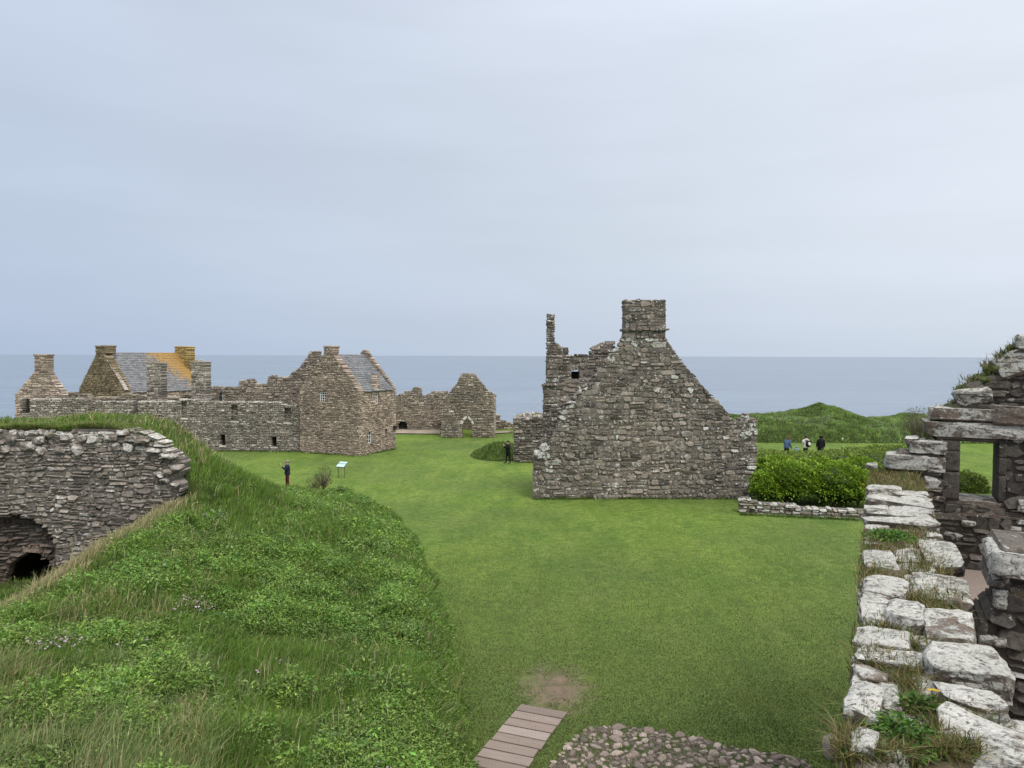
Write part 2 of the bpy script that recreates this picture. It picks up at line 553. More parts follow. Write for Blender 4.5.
def bank_z(X, Y):
    X = np.asarray(X, float); Y = np.asarray(Y, float)
    xe = np.interp(Y, XE_Y, XE_X) + .25 * (vnoise(X * 0, Y, .5, 3) - .5)
    s = xe - X
    hst = np.interp(Y, [0, 20, 32, 40, 46], [1.15, 1.1, .75, .35, .05])
    zr = np.interp(Y, [0, 9, 17, 25.5, 30, 46], [3.1, 2.9, 2.32, 3.02, 3.2, 3.2])
    L = np.maximum(xe + 11 - 1.2, 1.0)
    t = np.clip((s - 1.2) / L, 0, 1)
    body = hst * sstep(0, 1.2, s) + np.where(s > 0, (np.maximum(zr, hst) - hst) * (t ** .85), 0)
    roof = np.interp(X, [-26, -18, -15.5, -13.2, -11.9, -11.1, -9.9, -8.2], [5.05, 5.18, 5.32, 5.12, 4.45, 3.65, 3.0, 0])
    roof = roof + .35 * np.exp(-((Y - 29.3) / 1.6) ** 2) * sstep(-11.5, -13, X)
    z = np.where(Y > 26.5, np.maximum(body, roof), body)
    fade = np.interp(Y, [29, 31, 33, 35, 38, 42, 45, 47], [1, .88, .68, .50, .32, .14, .0, 0])
    z = z * np.where(Y > 30, fade, 1)
    pit = sstep(-11.1, -13.6, X) * (Y < 26.5)
    z = z * (1 - pit) + .16 * pit
    z = z + (.22 * (vnoise(X, Y, .9, 1) - .5) + .12 * (vnoise(X, Y, 2.3, 2) - .5)) * sstep(.3, 2, s) * (1 - pit)
    return z - .08


def hill_z(X, Y):
    X = np.asarray(X, float); Y = np.asarray(Y, float)
    top = np.interp(X, [17, 20, 22, 27, 29, 31, 32.3, 33.6, 35.4, 37.6, 39.5, 42, 45, 50], [0, 1.3, 1.75, 1.8, 1.95, 2.6, 3.1, 2.75, 1.95, 1.1, 1.4, 1.9, 1.7, 0])
    prof = np.interp(Y, [70.5, 72, 75, 79, 82, 86, 92], [0, .55, .78, 1.0, 1.0, .6, .2])
    peak = np.clip(top - 1.8, 0, 2) * np.exp(-((Y - 80.5) / 3.2) ** 2)
    z = np.minimum(top, 1.8) * prof + peak * 1.0
    z = z + .22 * (vnoise(X, Y, .7, 4) - .5) * sstep(.1, 1, z)
    return z - .06


def knoll_z(X, Y):
    d = np.sqrt(((np.asarray(X) + .9) / 2.6) ** 2 + ((np.asarray(Y) - 62) / 4.5) ** 2)
    return .85 * (1 - sstep(.15, 1, d)) - .05


def lawn_z(X, Y):
    X = np.asarray(X, float); Y = np.asarray(Y, float)
    d = Y - edge_y(X)
    return .10 * (vnoise(X, Y, .09, 6) - .5) * sstep(18, 30, Y) - 62 * sstep(0, 30, d) - 1.2 * np.clip(d, 0, 3) / 3


def sheet(name, xs, ys, fn, mat, zmin=None):
    XX, YY = np.meshgrid(xs, ys); Z = fn(XX, YY)
    V = np.stack([XX, YY, Z], -1).reshape(-1, 3)
    nx, ny = len(xs), len(ys)
    i = (np.arange(ny - 1)[:, None] * nx + np.arange(nx - 1)[None, :]).ravel()
    Q = np.stack([i, i + 1, i + nx + 1, i + nx], 1)
    if zmin is not None:
        zq = Z.ravel()[Q]
        Q = Q[(zq > zmin).any(1) & (zq.max(1) - zq.min(1) < 3.0)]     # the vault's front wall stands in the step
        used = np.unique(Q); mapv = -np.ones(len(V), int); mapv[used] = np.arange(len(used))
        V = V[used]; Q = mapv[Q]
    return np_mesh(name, V, Q, mat, smooth=True)


# lawn: mown turf with mossy, worn and clovery patches
DIRT = at(556, 689, z=0)
g = G('mown_grass'); P = g.obj()
n1 = g.noise(P, .10, 3, .5); n2 = g.noise(g.mapping(P, (1, .45, 1), (0, 0, R(18))), .55, 4, .6); n3 = g.noise(P, 3.0, 5, .65); n4 = g.noise(P, 17, 4, .7)
colr = g.mix(g.rmap(n2, .3, .7), (.094, .158, .026), (.158, .216, .042))
colr = g.mix(g.math('MULTIPLY', g.rmap(n1, .42, .62), .55), colr, (.080, .115, .036))
colr = g.mix(g.math('MULTIPLY', g.rmap(g.noise(P, 1.4, 5, .7), .56, .72), .4), colr, (.150, .165, .060))
colr = g.mulv(colr, g.math('MULTIPLY', g.rmap(n3, .3, .7, .72, 1.28), g.rmap(n4, .3, .7, .6, 1.42)))
sy = g.n('ShaderNodeSeparateXYZ'); g.put(sy.inputs[0], P)
clv = g.rmap(g.noise(P, .75, 6, .72, .6), .54, .60)
colr = g.mix(g.math('MULTIPLY', clv, .45), colr, (.060, .115, .026))
ylw = g.rmap(g.noise(g.mapping(P, (1.3, .5, 1), (0, 0, R(-20))), .9, 6, .72, .5), .55, .64)
colr = g.mix(g.math('MULTIPLY', ylw, .45), colr, (.175, .21, .060))
olive = g.math('MULTIPLY', g.rmap(g.math('ADD', sy.outputs[1], g.math('MULTIPLY', n1, 14)), 40, 24), .6)      # darker, more olive turf towards the near side
colr = g.mix(olive, colr, g.mulv((.082, .104, .032), g.rmap(n4, .3, .7, .6, 1.5)))
stk = g.rmap(g.noise(g.mapping(P, (1.5, .16, 1), (0, 0, R(-14))), 1.0, 3), .3, .7, .93, 1.07)
colr = g.mulv(colr, stk)
dv = g.n('ShaderNodeVectorMath', operation='DISTANCE'); g.put(dv.inputs[0], g.mapping(P, (1, .62, 1))); dv.inputs[1].default_value = (DIRT.x, DIRT.y * .62, 0)
dm = g.math('ADD', dv.outputs['Value'], g.math('MULTIPLY', g.math('SUBTRACT', g.noise(P, 2.2, 5, .7), .5), 1.7))
dm = g.math('MULTIPLY', g.rmap(dm, 1.05, .3), g.rmap(g.math('ADD', g.math('MULTIPLY', n4, .5), g.math('MULTIPLY', n3, .5)), .36, .52, .25, 1))
colr = g.mix(g.math('MULTIPLY', dm, .9), colr, g.mulv((.185, .128, .098), g.rmap(n3, .3, .7, .7, 1.25)))
daisy = g.rmap(g.voro(P, 2.3), .028, .022)
colr = g.mix(g.math('MULTIPLY', daisy, g.rmap(g.noise(P, .3, 2), .52, .6)), colr, (.6, .6, .55))
g.bsdf(colr, .95, g.bump(g.math('ADD', n4, n3), .9, .05), .1)
M_LAWN = g.mat

xs = np.concatenate([np.arange(-130, -30, 2.0), np.arange(-30, 45, .6), np.arange(45, 150, 2.0)])
ys = np.concatenate([np.arange(-30, 10, 2.0), np.arange(10, 95, .6), np.arange(95, 150, 1.5)])
lawn = tag(sheet('lawn', xs, ys, lawn_z, M_LAWN), kind='structure')

g = G('bank_soil'); P = g.obj()
n = g.noise(P, 2.0, 6, .65)
g.bsdf(g.mix(g.rmap(n, .35, .65), (.030, .045, .012), (.065, .085, .022)), .95, g.bump(n, .8, .08), .1)
M_BANK = g.mat
bx = np.concatenate([np.arange(-27, -14, .4), np.arange(-14, 1.5, .2)])
by = np.concatenate([np.arange(2, 26, .25), [26.0, 26.49, 26.51], np.arange(26.7, 34, .2), np.arange(34, 49, .4)])
tag(sheet('grassy_bank', bx, by, bank_z, M_BANK, -.06), kind='structure')
tag(sheet('hillock', np.arange(14, 52, .35), np.arange(69, 93, .4), hill_z, M_BANK, -.03), kind='structure')
tag(sheet('mound', np.arange(-4, 2.2, .2), np.arange(57, 67, .25), knoll_z, M_BANK, -.03), kind='structure')

# sea
g = G('sea_water'); P = g.obj()
s1 = g.noise(g.mapping(P, (.012, .05, 1), (0, 0, R(12))), 1.0, 6, .65)
s2 = g.noise(g.mapping(P, (.0006, .004, 1), (0, 0, R(-8))), 1.0, 4, .6)
s3 = g.noise(g.mapping(P, (.1, .25, 1), (0, 0, R(20))), 1.0, 4, .6)
colr = g.mix(g.rmap(s2, .3, .7), (.122, .162, .212), (.155, .198, .246))
colr = g.mulv(colr, g.math('MULTIPLY', g.rmap(s1, .3, .7, .80, 1.20), g.rmap(s3, .3, .7, .78, 1.22)))
bs = g.bsdf(colr, .35, g.bump(g.math('ADD', s1, g.math('MULTIPLY', s3, .4)), .6, 1.5), .5)
M_SEA = g.mat
mb = MB(); L_ = 90000
mb.add([(-L_, 30, -50), (L_, 30, -50), (L_, L_, -50), (-L_, L_, -50)], [(0, 1, 2, 3)])
tag(mb.build('sea', M_SEA), kind='structure')

# ================================================================== bank vegetation (uncountable)
M_BLADE = leaf_mat('grass_blade', .3, .6)
M_LEAF = leaf_mat('weed_leaf', .28, .5)


def scatter(n, x0, x1, y0, y1, power=1.3):
    """density falls with distance as real cover merges"""
    u = rng.uniform(0, 1, n)
    k = 1 - power
    Y = (y0 ** k + u * (y1 ** k - y0 ** k)) ** (1 / k)
    X = rng.uniform(0, 1, n)
    return x0 + X * (x1 - x0), Y


def bank_points(n, y0=6.5, y1=47, power=1.35):
    X, Y = scatter(n, -1, 0, y0, y1, power)
    left = -.70 * Y - 1.2
    right = np.interp(Y, XE_Y, XE_X) + .15
    X = left + (X + 1) * (right - left)
    Z = bank_z(X, Y)
    ok = (Z > .0) & ~((X < -10.95) & (Y > 25.2) & (Y < 26.35))
    return X[ok], Y[ok], Z[ok]


BG = np.array([.150, .252, .040]); BP = np.array([.36, .32, .16]); BD = np.array([.078, .125, .028])
# meadow grass
X, Y, Z = bank_points(420000)
n = len(X)
drift = vnoise(X, Y, .55, 8); fine = vnoise(X, Y, 2.2, 9)
ridge = np.exp(-((X + 11.4) / .45) ** 2) * (Y < 26.4)
top = (Y > 26.3) * sstep(-11, -12.5, X)
h = (.14 + .28 * drift ** 1.5 + .16 * rng.random(n) ** 2) * np.where(top > .5, .75, 1)
xe_ = np.interp(Y, XE_Y, XE_X)
rim = (xe_ - X > .05) & (xe_ - X < 1.0) & (Y < 40); h = np.where(rim, .22 + .26 * rng.random(n) * vnoise(X, Y, 1.4, 19) + .1 * rng.random(n), h * (.45 + .55 * sstep(.0, .5, xe_ - X)))
h = np.where(top > .5, .10 + .16 * rng.random(n), h)
cols = jitcol(BG, n, .22, .12)
mixd = np.clip(fine * 1.5 - .35 + rng.normal(0, .2, n), 0, 1)[:, None]
cols = cols * (1 - mixd * .55) + jitcol(BD, n, .2, .1) * mixd * .55
straw = rng.random(n) < (.025 + .14 * ((vnoise(X, Y, .5, 15) > .5) & (X < -.40 * Y)) + .6 * ridge + .26 * top * (vnoise(X, Y, .8, 5)))
cols[straw] = jitcol(BP, straw.sum(), .25, .08)
h = np.where(straw, h * 1.25, h)
wd = np.clip(.0016 * Y * .55 + .004, .008, .03) * rng.uniform(.7, 1.4, n)
tag(blades('bank_grass', np.stack([X, Y, Z - .03], 1), h, wd, cols, M_BLADE, .45, wind=(.12, .05)), kind='stuff')

# pale bents along the lip above the hollow
k = 4500; Y = rng.uniform(12, 26.2, k); X = -11.35 + rng.normal(0, .24, k); Z = bank_z(X, Y); ok = Z > .3; X, Y, Z = X[ok], Y[ok], Z[ok]; n = len(X)
tag(blades('dry_grass', np.stack([X, Y, Z], 1), rng.uniform(.15, .42, n), rng.uniform(.015, .03, n), jitcol((.42, .36, .20), n, .22, .06), M_BLADE, .4, wind=(.2, 0)), kind='stuff')
# turf hanging over the head of the vault wall
k = 26000; X = rng.uniform(-25, -11.7, k); Y = 26.02 + rng.random(k) ** 1.3 * 1.0; n = k
zt_ = np.interp(X, [-25, -20, -14, -13, -12.4, -11.7], [5.34, 5.38, 5.46, 5.36, 5.14, 4.5]) + .14 * (vnoise(X, Y, 1.3, 77) - .35)
tc_ = jitcol(BG, n, .25, .12); dr_ = rng.random(n) < .38; tc_[dr_] = jitcol((.30, .25, .12), dr_.sum(), .25, .08)
keep = vnoise(X, X * 0, .8, 78) + .45 * (Y - 26) > .22
tag(blades('vault_turf', np.stack([X, Y, zt_], 1)[keep], rng.uniform(.10, .26, keep.sum()), rng.uniform(.015, .03, keep.sum()), tc_[keep], M_BLADE, .9, wind=(0, -.35)), kind='stuff')

# long pale grass tufts on the near left
k = 26000; X, Y = scatter(k, -1, 0, 6.8, 15, 1.4); X = -.70 * Y - .6 + (X + 1) * (.36 * Y); Z = bank_z(X, Y)
ok = (Z > 0) & (vnoise(X, Y, .8, 83) * .6 + vnoise(X, Y, 2.6, 84) * .4 + rng.normal(0, .05, k) > .46); X, Y, Z = X[ok], Y[ok], Z[ok]; n = len(X)
tc_ = jitcol((.20, .27, .085), n, .2, .1); dr_ = rng.random(n) < .22; tc_[dr_] = jitcol((.42, .40, .22), dr_.sum(), .2, .06)
tag(blades('long_grass', np.stack([X, Y, Z], 1), rng.uniform(.28, .62, n), np.clip(.0013 * Y, .008, .02), tc_, M_BLADE, .45, wind=(.16, .03)), kind='stuff')

# broad-leaved weeds: rosettes and umbels of toothed leaves, in drifts
X, Y, Z = bank_points(26000, 6.5, 46, 1.45)
keep = (vnoise(X, Y, .45, 21) * .6 + vnoise(X, Y, 1.3, 22) * .4 + rng.normal(0, .06, len(X)) > .41) & (X > -10.7) & ~((Y > 26.3) & (X < -11.3))
X, Y, Z = X[keep], Y[keep], Z[keep]
n = len(X); K = 34
ph = .06 + .46 * vnoise(X, Y, 1.1, 25) ** 1.4 + .20 * rng.random(n) ** 2
ph *= .5 + .5 * sstep(0, 1.2, np.interp(Y, XE_Y, XE_X) - X)
clump = vnoise(X, Y, 1.1, 25)
pc = jitcol((.140, .236, .040), n, .22, .12) * (.42 + 1.1 * clump)[:, None]  # low clumps coloured darker, imitating shadow in the gaps
pl_ = rng.random(n) < .25; pc[pl_] = jitcol((.21, .30, .080), pl_.sum(), .15, .08)
ang = rng.uniform(0, 2 * np.pi, (n, K)); rad = rng.uniform(.0, 1, (n, K)) ** .6 * .24 * (.7 + ph[:, None])
hz = ph[:, None] * (1 - .9 * (rad / .3) ** 2) + rng.normal(0, .035, (n, K)) - rng.random((n, K)) ** 2 * .10
PP = np.stack([X[:, None] + np.cos(ang) * rad, Y[:, None] + np.sin(ang) * rad, Z[:, None] + np.maximum(hz, .04)], -1).reshape(-1, 3)
DD = np.stack([np.cos(ang) + rng.normal(0, .4, (n, K)), np.sin(ang) + rng.normal(0, .4, (n, K)), rng.normal(.15, .55, (n, K))], -1).reshape(-1, 3)
sz = rng.uniform(.028, .062, n * K) * np.repeat(rng.choice([.7, 1, 1.5], n, p=[.4, .42, .18]), K) * np.repeat(1 + Y / 45, K)
lc = np.repeat(pc, K, 0) * np.exp(rng.normal(0, .16, (n * K, 1)))
tag(leaves('bank_weeds', PP, DD, sz, lc, M_LEAF, .48), kind='stuff')

# tall pale seed stems, thick on the near left and along the ridge
X, Y, Z = bank_points(9000, 7, 34, 1.6)
keep = ((vnoise(X, Y, .4, 31) > .60) & (rng.random(len(X)) < .35)) | ((X < -11.0 + .6) & (X > -12.1) & (Y < 26)) | ((X < -.42 * Y) & (Y < 13) & (vnoise(X, Y, .9, 32) > .42))
X, Y, Z = X[keep], Y[keep], Z[keep]; n = len(X)
tag(blades('seed_stems', np.stack([X, Y, Z], 1), rng.uniform(.35, .75, n), np.clip(.0009 * Y, .008, .02), jitcol((.40, .37, .20), n, .2, .06), M_BLADE, .25, wind=(.15, 0)), kind='stuff')

# campion flowers
X, Y, Z = bank_points(4200, 8, 40, 1.2)
fl = np.stack([X, Y], 1)
cl = [at(190, 600, z=2.3), at(215, 524, z=2.6), at(60, 632, z=2.7)]
keep = np.zeros(len(X), bool)
for c_ in cl: keep |= (np.hypot(X - c_.x, Y - c_.y) < .55)
keep |= rng.random(len(X)) < .004
X, Y, Z = X[keep], Y[keep], Z[keep]; n = len(X) * 4
PP = np.stack([np.repeat(X, 4) + rng.normal(0, .07, n), np.repeat(Y, 4) + rng.normal(0, .07, n), np.repeat(Z, 4) + rng.uniform(.32, .45, n)], 1)
a_ = rng.uniform(0, 6.28, n)
tag(leaves('campion_flowers', PP, np.stack([np.cos(a_), np.sin(a_), np.full(n, .4)], 1), rng.uniform(.035, .06, n), jitcol((.44, .33, .38), n, .2, .05), M_LEAF, .9), kind='stuff')

# short turf blades on the nearer lawn
X, Y = scatter(430000, -3, 25, 13.5, 46, 2.3)
ok = (rng.random(len(X)) < 1.15 - sstep(25, 46, Y)) & (X > np.interp(Y, XE_Y, XE_X) - .1) & (X < np.where(Y < 17.5, .48 * Y + .3, 40)) & (rng.random(len(X)) < 1.2 - sstep(.55, .85, X / Y) * 1.2) & ((np.hypot(X - DIRT.x, (Y - DIRT.y) * .62) + .9 * (vnoise(X, Y, 3.2, 3) - .5) + rng.normal(0, .14, len(X))) > .68)
X, Y = X[ok], Y[ok]; n = len(X)
tone = vnoise(X, Y * .6, .6, 41) * .55 + vnoise(X, Y, 1.7, 42) * .45
far_ = sstep(20, 38, Y + 5 * (vnoise(X, Y, .15, 44) - .5))[:, None]
cols = (jitcol((.088, .130, .028), n, .2, .10) * (1 - far_) + jitcol((.130, .187, .034), n, .2, .10) * far_) * (.68 + .64 * tone)[:, None]
olv = vnoise(X * 1.2, Y * .6, .9, 46) + rng.normal(0, .08, n) > .62; cols[olv] *= np.array([1.35, 1.12, 1.25])
olv = vnoise(X, Y * .7, 1.1, 47) + rng.normal(0, .08, n) > .66; cols[olv] *= np.array([.66, .82, .8])
dry = rng.random(n) < .07; cols[dry] = jitcol((.20, .18, .08), dry.sum(), .2, .06)
hh = rng.uniform(.02, .05, n) * (.7 + .6 * tone)
edge = (X - np.interp(Y, XE_Y, XE_X)) < .35
edge &= rng.random(n) < .5; hh = np.where(edge, hh * 1.7, hh); cols[edge] = jitcol((.125, .185, .036), edge.sum(), .25, .1)
tag(blades('lawn_grass', np.stack([X, Y, lawn_z(X, Y) - .005], 1), hh, rng.uniform(.010, .02, n), cols, M_BLADE, .9), kind='stuff')

# ranker grass at the feet of the walls
PPs = []
for (p0, p1, k) in ((at(533, 499, z=0), at(758, 499, z=0), 2600), (at(514, 462.5, z=0), at(546, 462.5, z=0), 500), (at(739, 515, z=0), at(866, 520, z=0), 1600), (at(300, 452.5, z=0), at(359, 456.5, z=0), 700), (at(359, 456.5, z=0), at(396, 449, z=0), 700), (at(215, 451.5, z=0), at(300, 452, z=0), 1000), (at(441, 437.5, z=0), at(494, 437.5, z=0), 500)):
    t_ = rng.random(k); q_ = np.array(p0)[None] * (1 - t_)[:, None] + np.array(p1)[None] * t_[:, None]
    q_[:, 1] -= np.abs(rng.normal(.02, .14, k)); keep = vnoise(q_[:, 0], q_[:, 0] * 0, 1.3, 91) + rng.normal(0, .2, k) > .3; PPs.append(q_[keep])
PPs = np.concatenate(PPs); n = len(PPs); PPs[:, 2] = lawn_z(PPs[:, 0], PPs[:, 1]) - .02
tag(blades('wall_foot_grass', PPs, rng.uniform(.06, .24, n), rng.uniform(.015, .04, n), jitcol((.085, .135, .026), n, .3, .12), M_BLADE, .6), kind='stuff')

# rough cover on the hillock and on the small mound
X = rng.uniform(15, 50, 90000); Y = rng.uniform(70, 88, 90000); Z = hill_z(X, Y)
ok = Z > .0; X, Y, Z = X[ok], Y[ok], Z[ok]; n = len(X)
cl_ = vnoise(X, Y, .55, 51); c2 = vnoise(X, Y, 1.6, 52)
cols = jitcol((.172, .250, .064), n, .2, .14) * (.55 + 1.1 * cl_ * c2 + .3 * c2)[:, None]
pale = rng.random(n) < .25 * (cl_ > .6); cols[pale] = jitcol((.25, .27, .17), pale.sum(), .2, .06)
tag(blades('hillock_grass', np.stack([X, Y, Z - .05], 1), .12 + .45 * cl_ * c2 + .1 * rng.random(n), rng.uniform(.06, .14, n), cols, M_BLADE, .5), kind='stuff')
X = rng.uniform(-4, 2.2, 9000); Y = rng.uniform(57, 67, 9000); Z = knoll_z(X, Y)
ok = Z > 0; X, Y, Z = X[ok], Y[ok], Z[ok]; n = len(X)
tag(blades('mound_grass', np.stack([X, Y, Z - .05], 1), rng.uniform(.15, .35, n), rng.uniform(.04, .09, n), jitcol((.11, .17, .034), n, .25, .1), M_BLADE, .5), kind='stuff')
# ================================================================== stone palettes
M_RUIN = stone_mat('dark_sandstone', (.126, .110, .093), (.208, .171, .135), (.62, .61, .56), .655, 2.4, 8, bump=.9, contrast=1.15, fleck=.60, gain=1.1)
M_RUIN_MORTAR = stone_mat('dark_mortar', (.105, .092, .08), (.15, .128, .108), (.40, .39, .36), .68, 2.5, 9, bump=.8)
M_VAULT = stone_mat('slabby_sandstone', (.128, .110, .092), (.190, .160, .130), (.56, .54, .49), .625, 2.6, 9, bump=.9, moss=.2, fleck=.61, gain=1.35)
M_VAULT_MORTAR = plain_mat('earth_mortar', (.135, .122, .105), .95, .35, 8)
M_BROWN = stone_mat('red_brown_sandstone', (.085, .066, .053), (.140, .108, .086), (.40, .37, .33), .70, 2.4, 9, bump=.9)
M_RANGE = stone_mat('grey_rubble', (.172, .150, .126), (.262, .228, .188), (.55, .52, .47), .64, 3.2, 7, bump=.8, contrast=1.2, fleck=.61, gain=1.4)
M_RANGE_MORTAR = plain_mat('grey_mortar', (.165, .148, .125), .95, .25, 6)
M_GOLD = stone_mat('ochre_rubble', (.165, .130, .080), (.25, .20, .125), (.42, .38, .28), .68, 2.2, 7, orange=(.33, .20, .05), othr=.60, bump=.8)
M_GOLD_MORTAR = plain_mat('ochre_mortar', (.19, .15, .09), .95, .25, 6)
M_HOUSE = stone_mat('pink_brown_rubble', (.205, .158, .122), (.300, .240, .190), (.52, .49, .44), .66, 3.0, 8, bump=.8, contrast=1.15, fleck=.63, gain=1.35)
M_HOUSE_MORTAR = plain_mat('buff_mortar', (.27, .23, .185), .95, .2, 6)
M_SILL = stone_mat('pale_dressed_stone', (.40, .37, .31), (.50, .47, .41), (.6, .59, .54), .6, 2.5, 9, bump=.4)
M_DARK = plain_mat('shade_and_box_black', (.030, .026, .022), .95, .4, 6)  # near-black that paints the shade inside openings; also the meter box's colour
M_WHITE = plain_mat('white_paint', (.75, .75, .72), .5, .05, 12)
M_GLASS = plain_mat('window_glass', (.02, .024, .028), .08, .1, 2, .6)
g = G('slates'); P = g.obj(); _, c = g.attr()
fn = g.noise(P, 9, 4, .6)
colr = g.mulv(g.mix(c[1], (.150, .151, .155), (.195, .193, .192)), g.math('MULTIPLY', g.rmap(c[0], 0, 1, .74, 1.24), g.rmap(fn, .3, .7, .72, 1.28)))
om = g.math('ADD', g.math('SUBTRACT', g.math('MULTIPLY', g.noise(P, 2.2, 8, .8), 2.0), .5), g.math('MULTIPLY', g.math('SUBTRACT', c[2], .5), .75))
colr = g.mix(g.math('MULTIPLY', g.rmap(om, .46, .70), .95), colr, g.mix(fn, (.40, .225, .045), (.30, .19, .06)))
pm = g.rmap(g.noise(P, 4.0, 5, .7), .62, .68)
colr = g.mix(g.math('MULTIPLY', pm, .25), colr, (.36, .35, .32))
g.bsdf(colr, .75, g.bump(fn, .4, .01), .35)
M_SLATE = g.mat
M_SLATE_BED = plain_mat('roof_bed', (.07, .07, .072), .9)


def roof(name, parent, A, U, ulen, S, slen, thick=.12, sw=.32, sh=.24, lich=None, seed=3):
    """slated pitch: A eave corner, U along the eave, S unit up-slope; overlapping slates on a slab"""
    rnd = random.Random(seed)
    A, U, S = Vector(A), Vector(U).normalized(), Vector(S).normalized()
    N = U.cross(S).normalized()
    if N.z < 0: N = -N
    mb = MB()
    mb.box(A - N * thick, U * ulen, S * slen, N * thick, (.4, .4, .3), 1)
    r = 0; v = -.05
    while v < slen - .03:
        u = -(rnd.random()) * sw
        while u < ulen:
            w_ = sw * rnd.uniform(.75, 1.25)
            u0, u1 = max(u, 0), min(u + w_, ulen)
            if u1 - u0 > .04:
                h_ = min(sh * 1.12, slen - v); j = rnd.uniform(-.02, .02); t0 = .035 + rnd.uniform(0, .018)
                p = [A + U * (u0 + .006) + S * (v + j) + N * t0, A + U * (u1 - .006) + S * (v + j + rnd.uniform(-.012, .012)) + N * (t0 + rnd.uniform(-.008, .008)),
                     A + U * (u1 - .006) + S * (v + h_) + N * .008, A + U * (u0 + .006) + S * (v + h_) + N * .008]
                q = [p[0] - N * .028, p[1] - N * .028]
                l_ = lich((u0 + u1) / 2, v) if lich else .1
                col = (min(1, max(0, rnd.gauss(.5, .28))), rnd.random(), l_)
                mb.add(p + q, [(0, 1, 2, 3), (4, 5, 1, 0)], col, 0)
            u += w_
        v += sh; r += 1
    return mb.build(name, [M_SLATE, M_SLATE_BED], parent)


def window_in(parent, O, U, N, u0, u1, v0, v1, nx, ny, recess=.14, wd=.055):
    """white timber window: frame and glazing bars, dark pane behind"""
    O, U, N = Vector(O), Vector(U), Vector(N)
    B0 = O - N * recess
    mb = MB(); d = N * .05
    for (a, b, c_, e) in [(u0, u0 + wd, v0, v1), (u1 - wd, u1, v0, v1), (u0 + wd, u1 - wd, v0, v0 + wd), (u0 + wd, u1 - wd, v1 - wd, v1)]:
        mb.box(B0 + U * a + UP * c_, U * (b - a), d, UP * (e - c_))
    for i in range(1, nx):
        a = u0 + (u1 - u0) * i / nx
        mb.box(B0 + U * (a - .018) + UP * (v0 + wd) + N * .004, U * .036, N * .038, UP * (v1 - v0 - 2 * wd))
    for j in range(1, ny):
        a = v0 + (v1 - v0) * j / ny
        mb.box(B0 + U * (u0 + wd) + UP * (a - .018) + N * .008, U * (u1 - u0 - 2 * wd), N * .03, UP * .036)
    f = mb.build('window', M_WHITE, parent)
    mb = MB(); mb.box(B0 + U * (u0 + .01) + UP * (v0 + .01) - N * .02, U * (u1 - u0 - .02), N * .012, UP * (v1 - v0 - .02))
    mb.build('pane', M_GLASS, f)
    return f


def stack(name, parent, O, U, N, u0, u1, v0, v1, dep, mats, seed, sw=.4, sh=.2, cap=.14, cornice=None, lich=.4):
    """square stone chimney: masonry shaft with a projecting cope"""
    mb = MB()
    masonry(mb, O, U, N, rect(u0, u1, v0, v1 - (cap or 0)), (), dep, sw, sh, seed, .02, .02, .015, lich=lambda a, b: lich, top_white=0)
    o = mb.build(name, mats, parent)
    if cap:
        m2 = MB(); O2 = Vector(O); U_, N_ = Vector(U), Vector(N); e = .045
        k = max(2, int((u1 - u0) / .6)); rnd = random.Random(seed)
        for i in range(k):
            a = u0 - e + (u1 - u0 + 2 * e) * i / k; b = u0 - e + (u1 - u0 + 2 * e) * (i + 1) / k
            stone_block(m2, O2, U_, UP, N_, a + .008, b - .008, v1 - cap + .006, v1 + rnd.uniform(-.02, .03), e, -dep - e, .03, .02, (.55, .5, .55), rnd)
        m2.build('cope', mats, o)
    return o


FW = Vector((0, -1, 0)); RX = Vector((1, 0, 0))

# ================================================================== central ruined gable house
Yc = at(620, 499, z=0).y
O = Vector((0, Yc, 0))
PX = lambda pts, O=O, U=RX: plane_px(pts, O, U)
gb = thing('ruined_house', (at(645, 499, z=0).x, Yc, 0), 'tall roofless house ruin with one broad chimney on a steep gable, centre of the lawn', 'ruined house')
gable = PX([(533.4, 504), (533.4, 451.5), (540, 449), (547, 448), (554, 430), (562.5, 411), (578, 396), (593.8, 380), (603, 362), (616, 349), (622.5, 338), (666, 338), (676.6, 352.5), (687.5, 368), (706, 390),
            (731, 415), (738, 422), (740, 418), (747, 416), (757, 417.5), (757, 504)])
ux = lambda x: PX([(x, 450)])[0][0]
vz = lambda y: PX([(600, y)])[0][1]


def lich_c(u, v):
    d = max(0, 1 - abs(u - ux(545)) / 1.2) * .35 * (v < 3) + .35 * (u > ux(741)) * (v > 1.2) + .28 * (vnoise(np.array([u]), np.array([v]), .8, 3)[0] > .62) * (u < ux(600)) * (v > 1.5)
    sl = spans(gable, v)
    if sl and v > 2.2 and u - sl[0][0] < .55: d += .45
    if u > ux(741) and v > .6: d += .25
    return .30 + d


def hue_c(u, v): return .38 + .5 * math.exp(-((u - ux(645)) / 1.6) ** 2) * (v < 4.6)
def val_c(u, v): return .50 + .12 * math.exp(-((u - ux(645)) / 1.8) ** 2) - .10 * (u > ux(700))


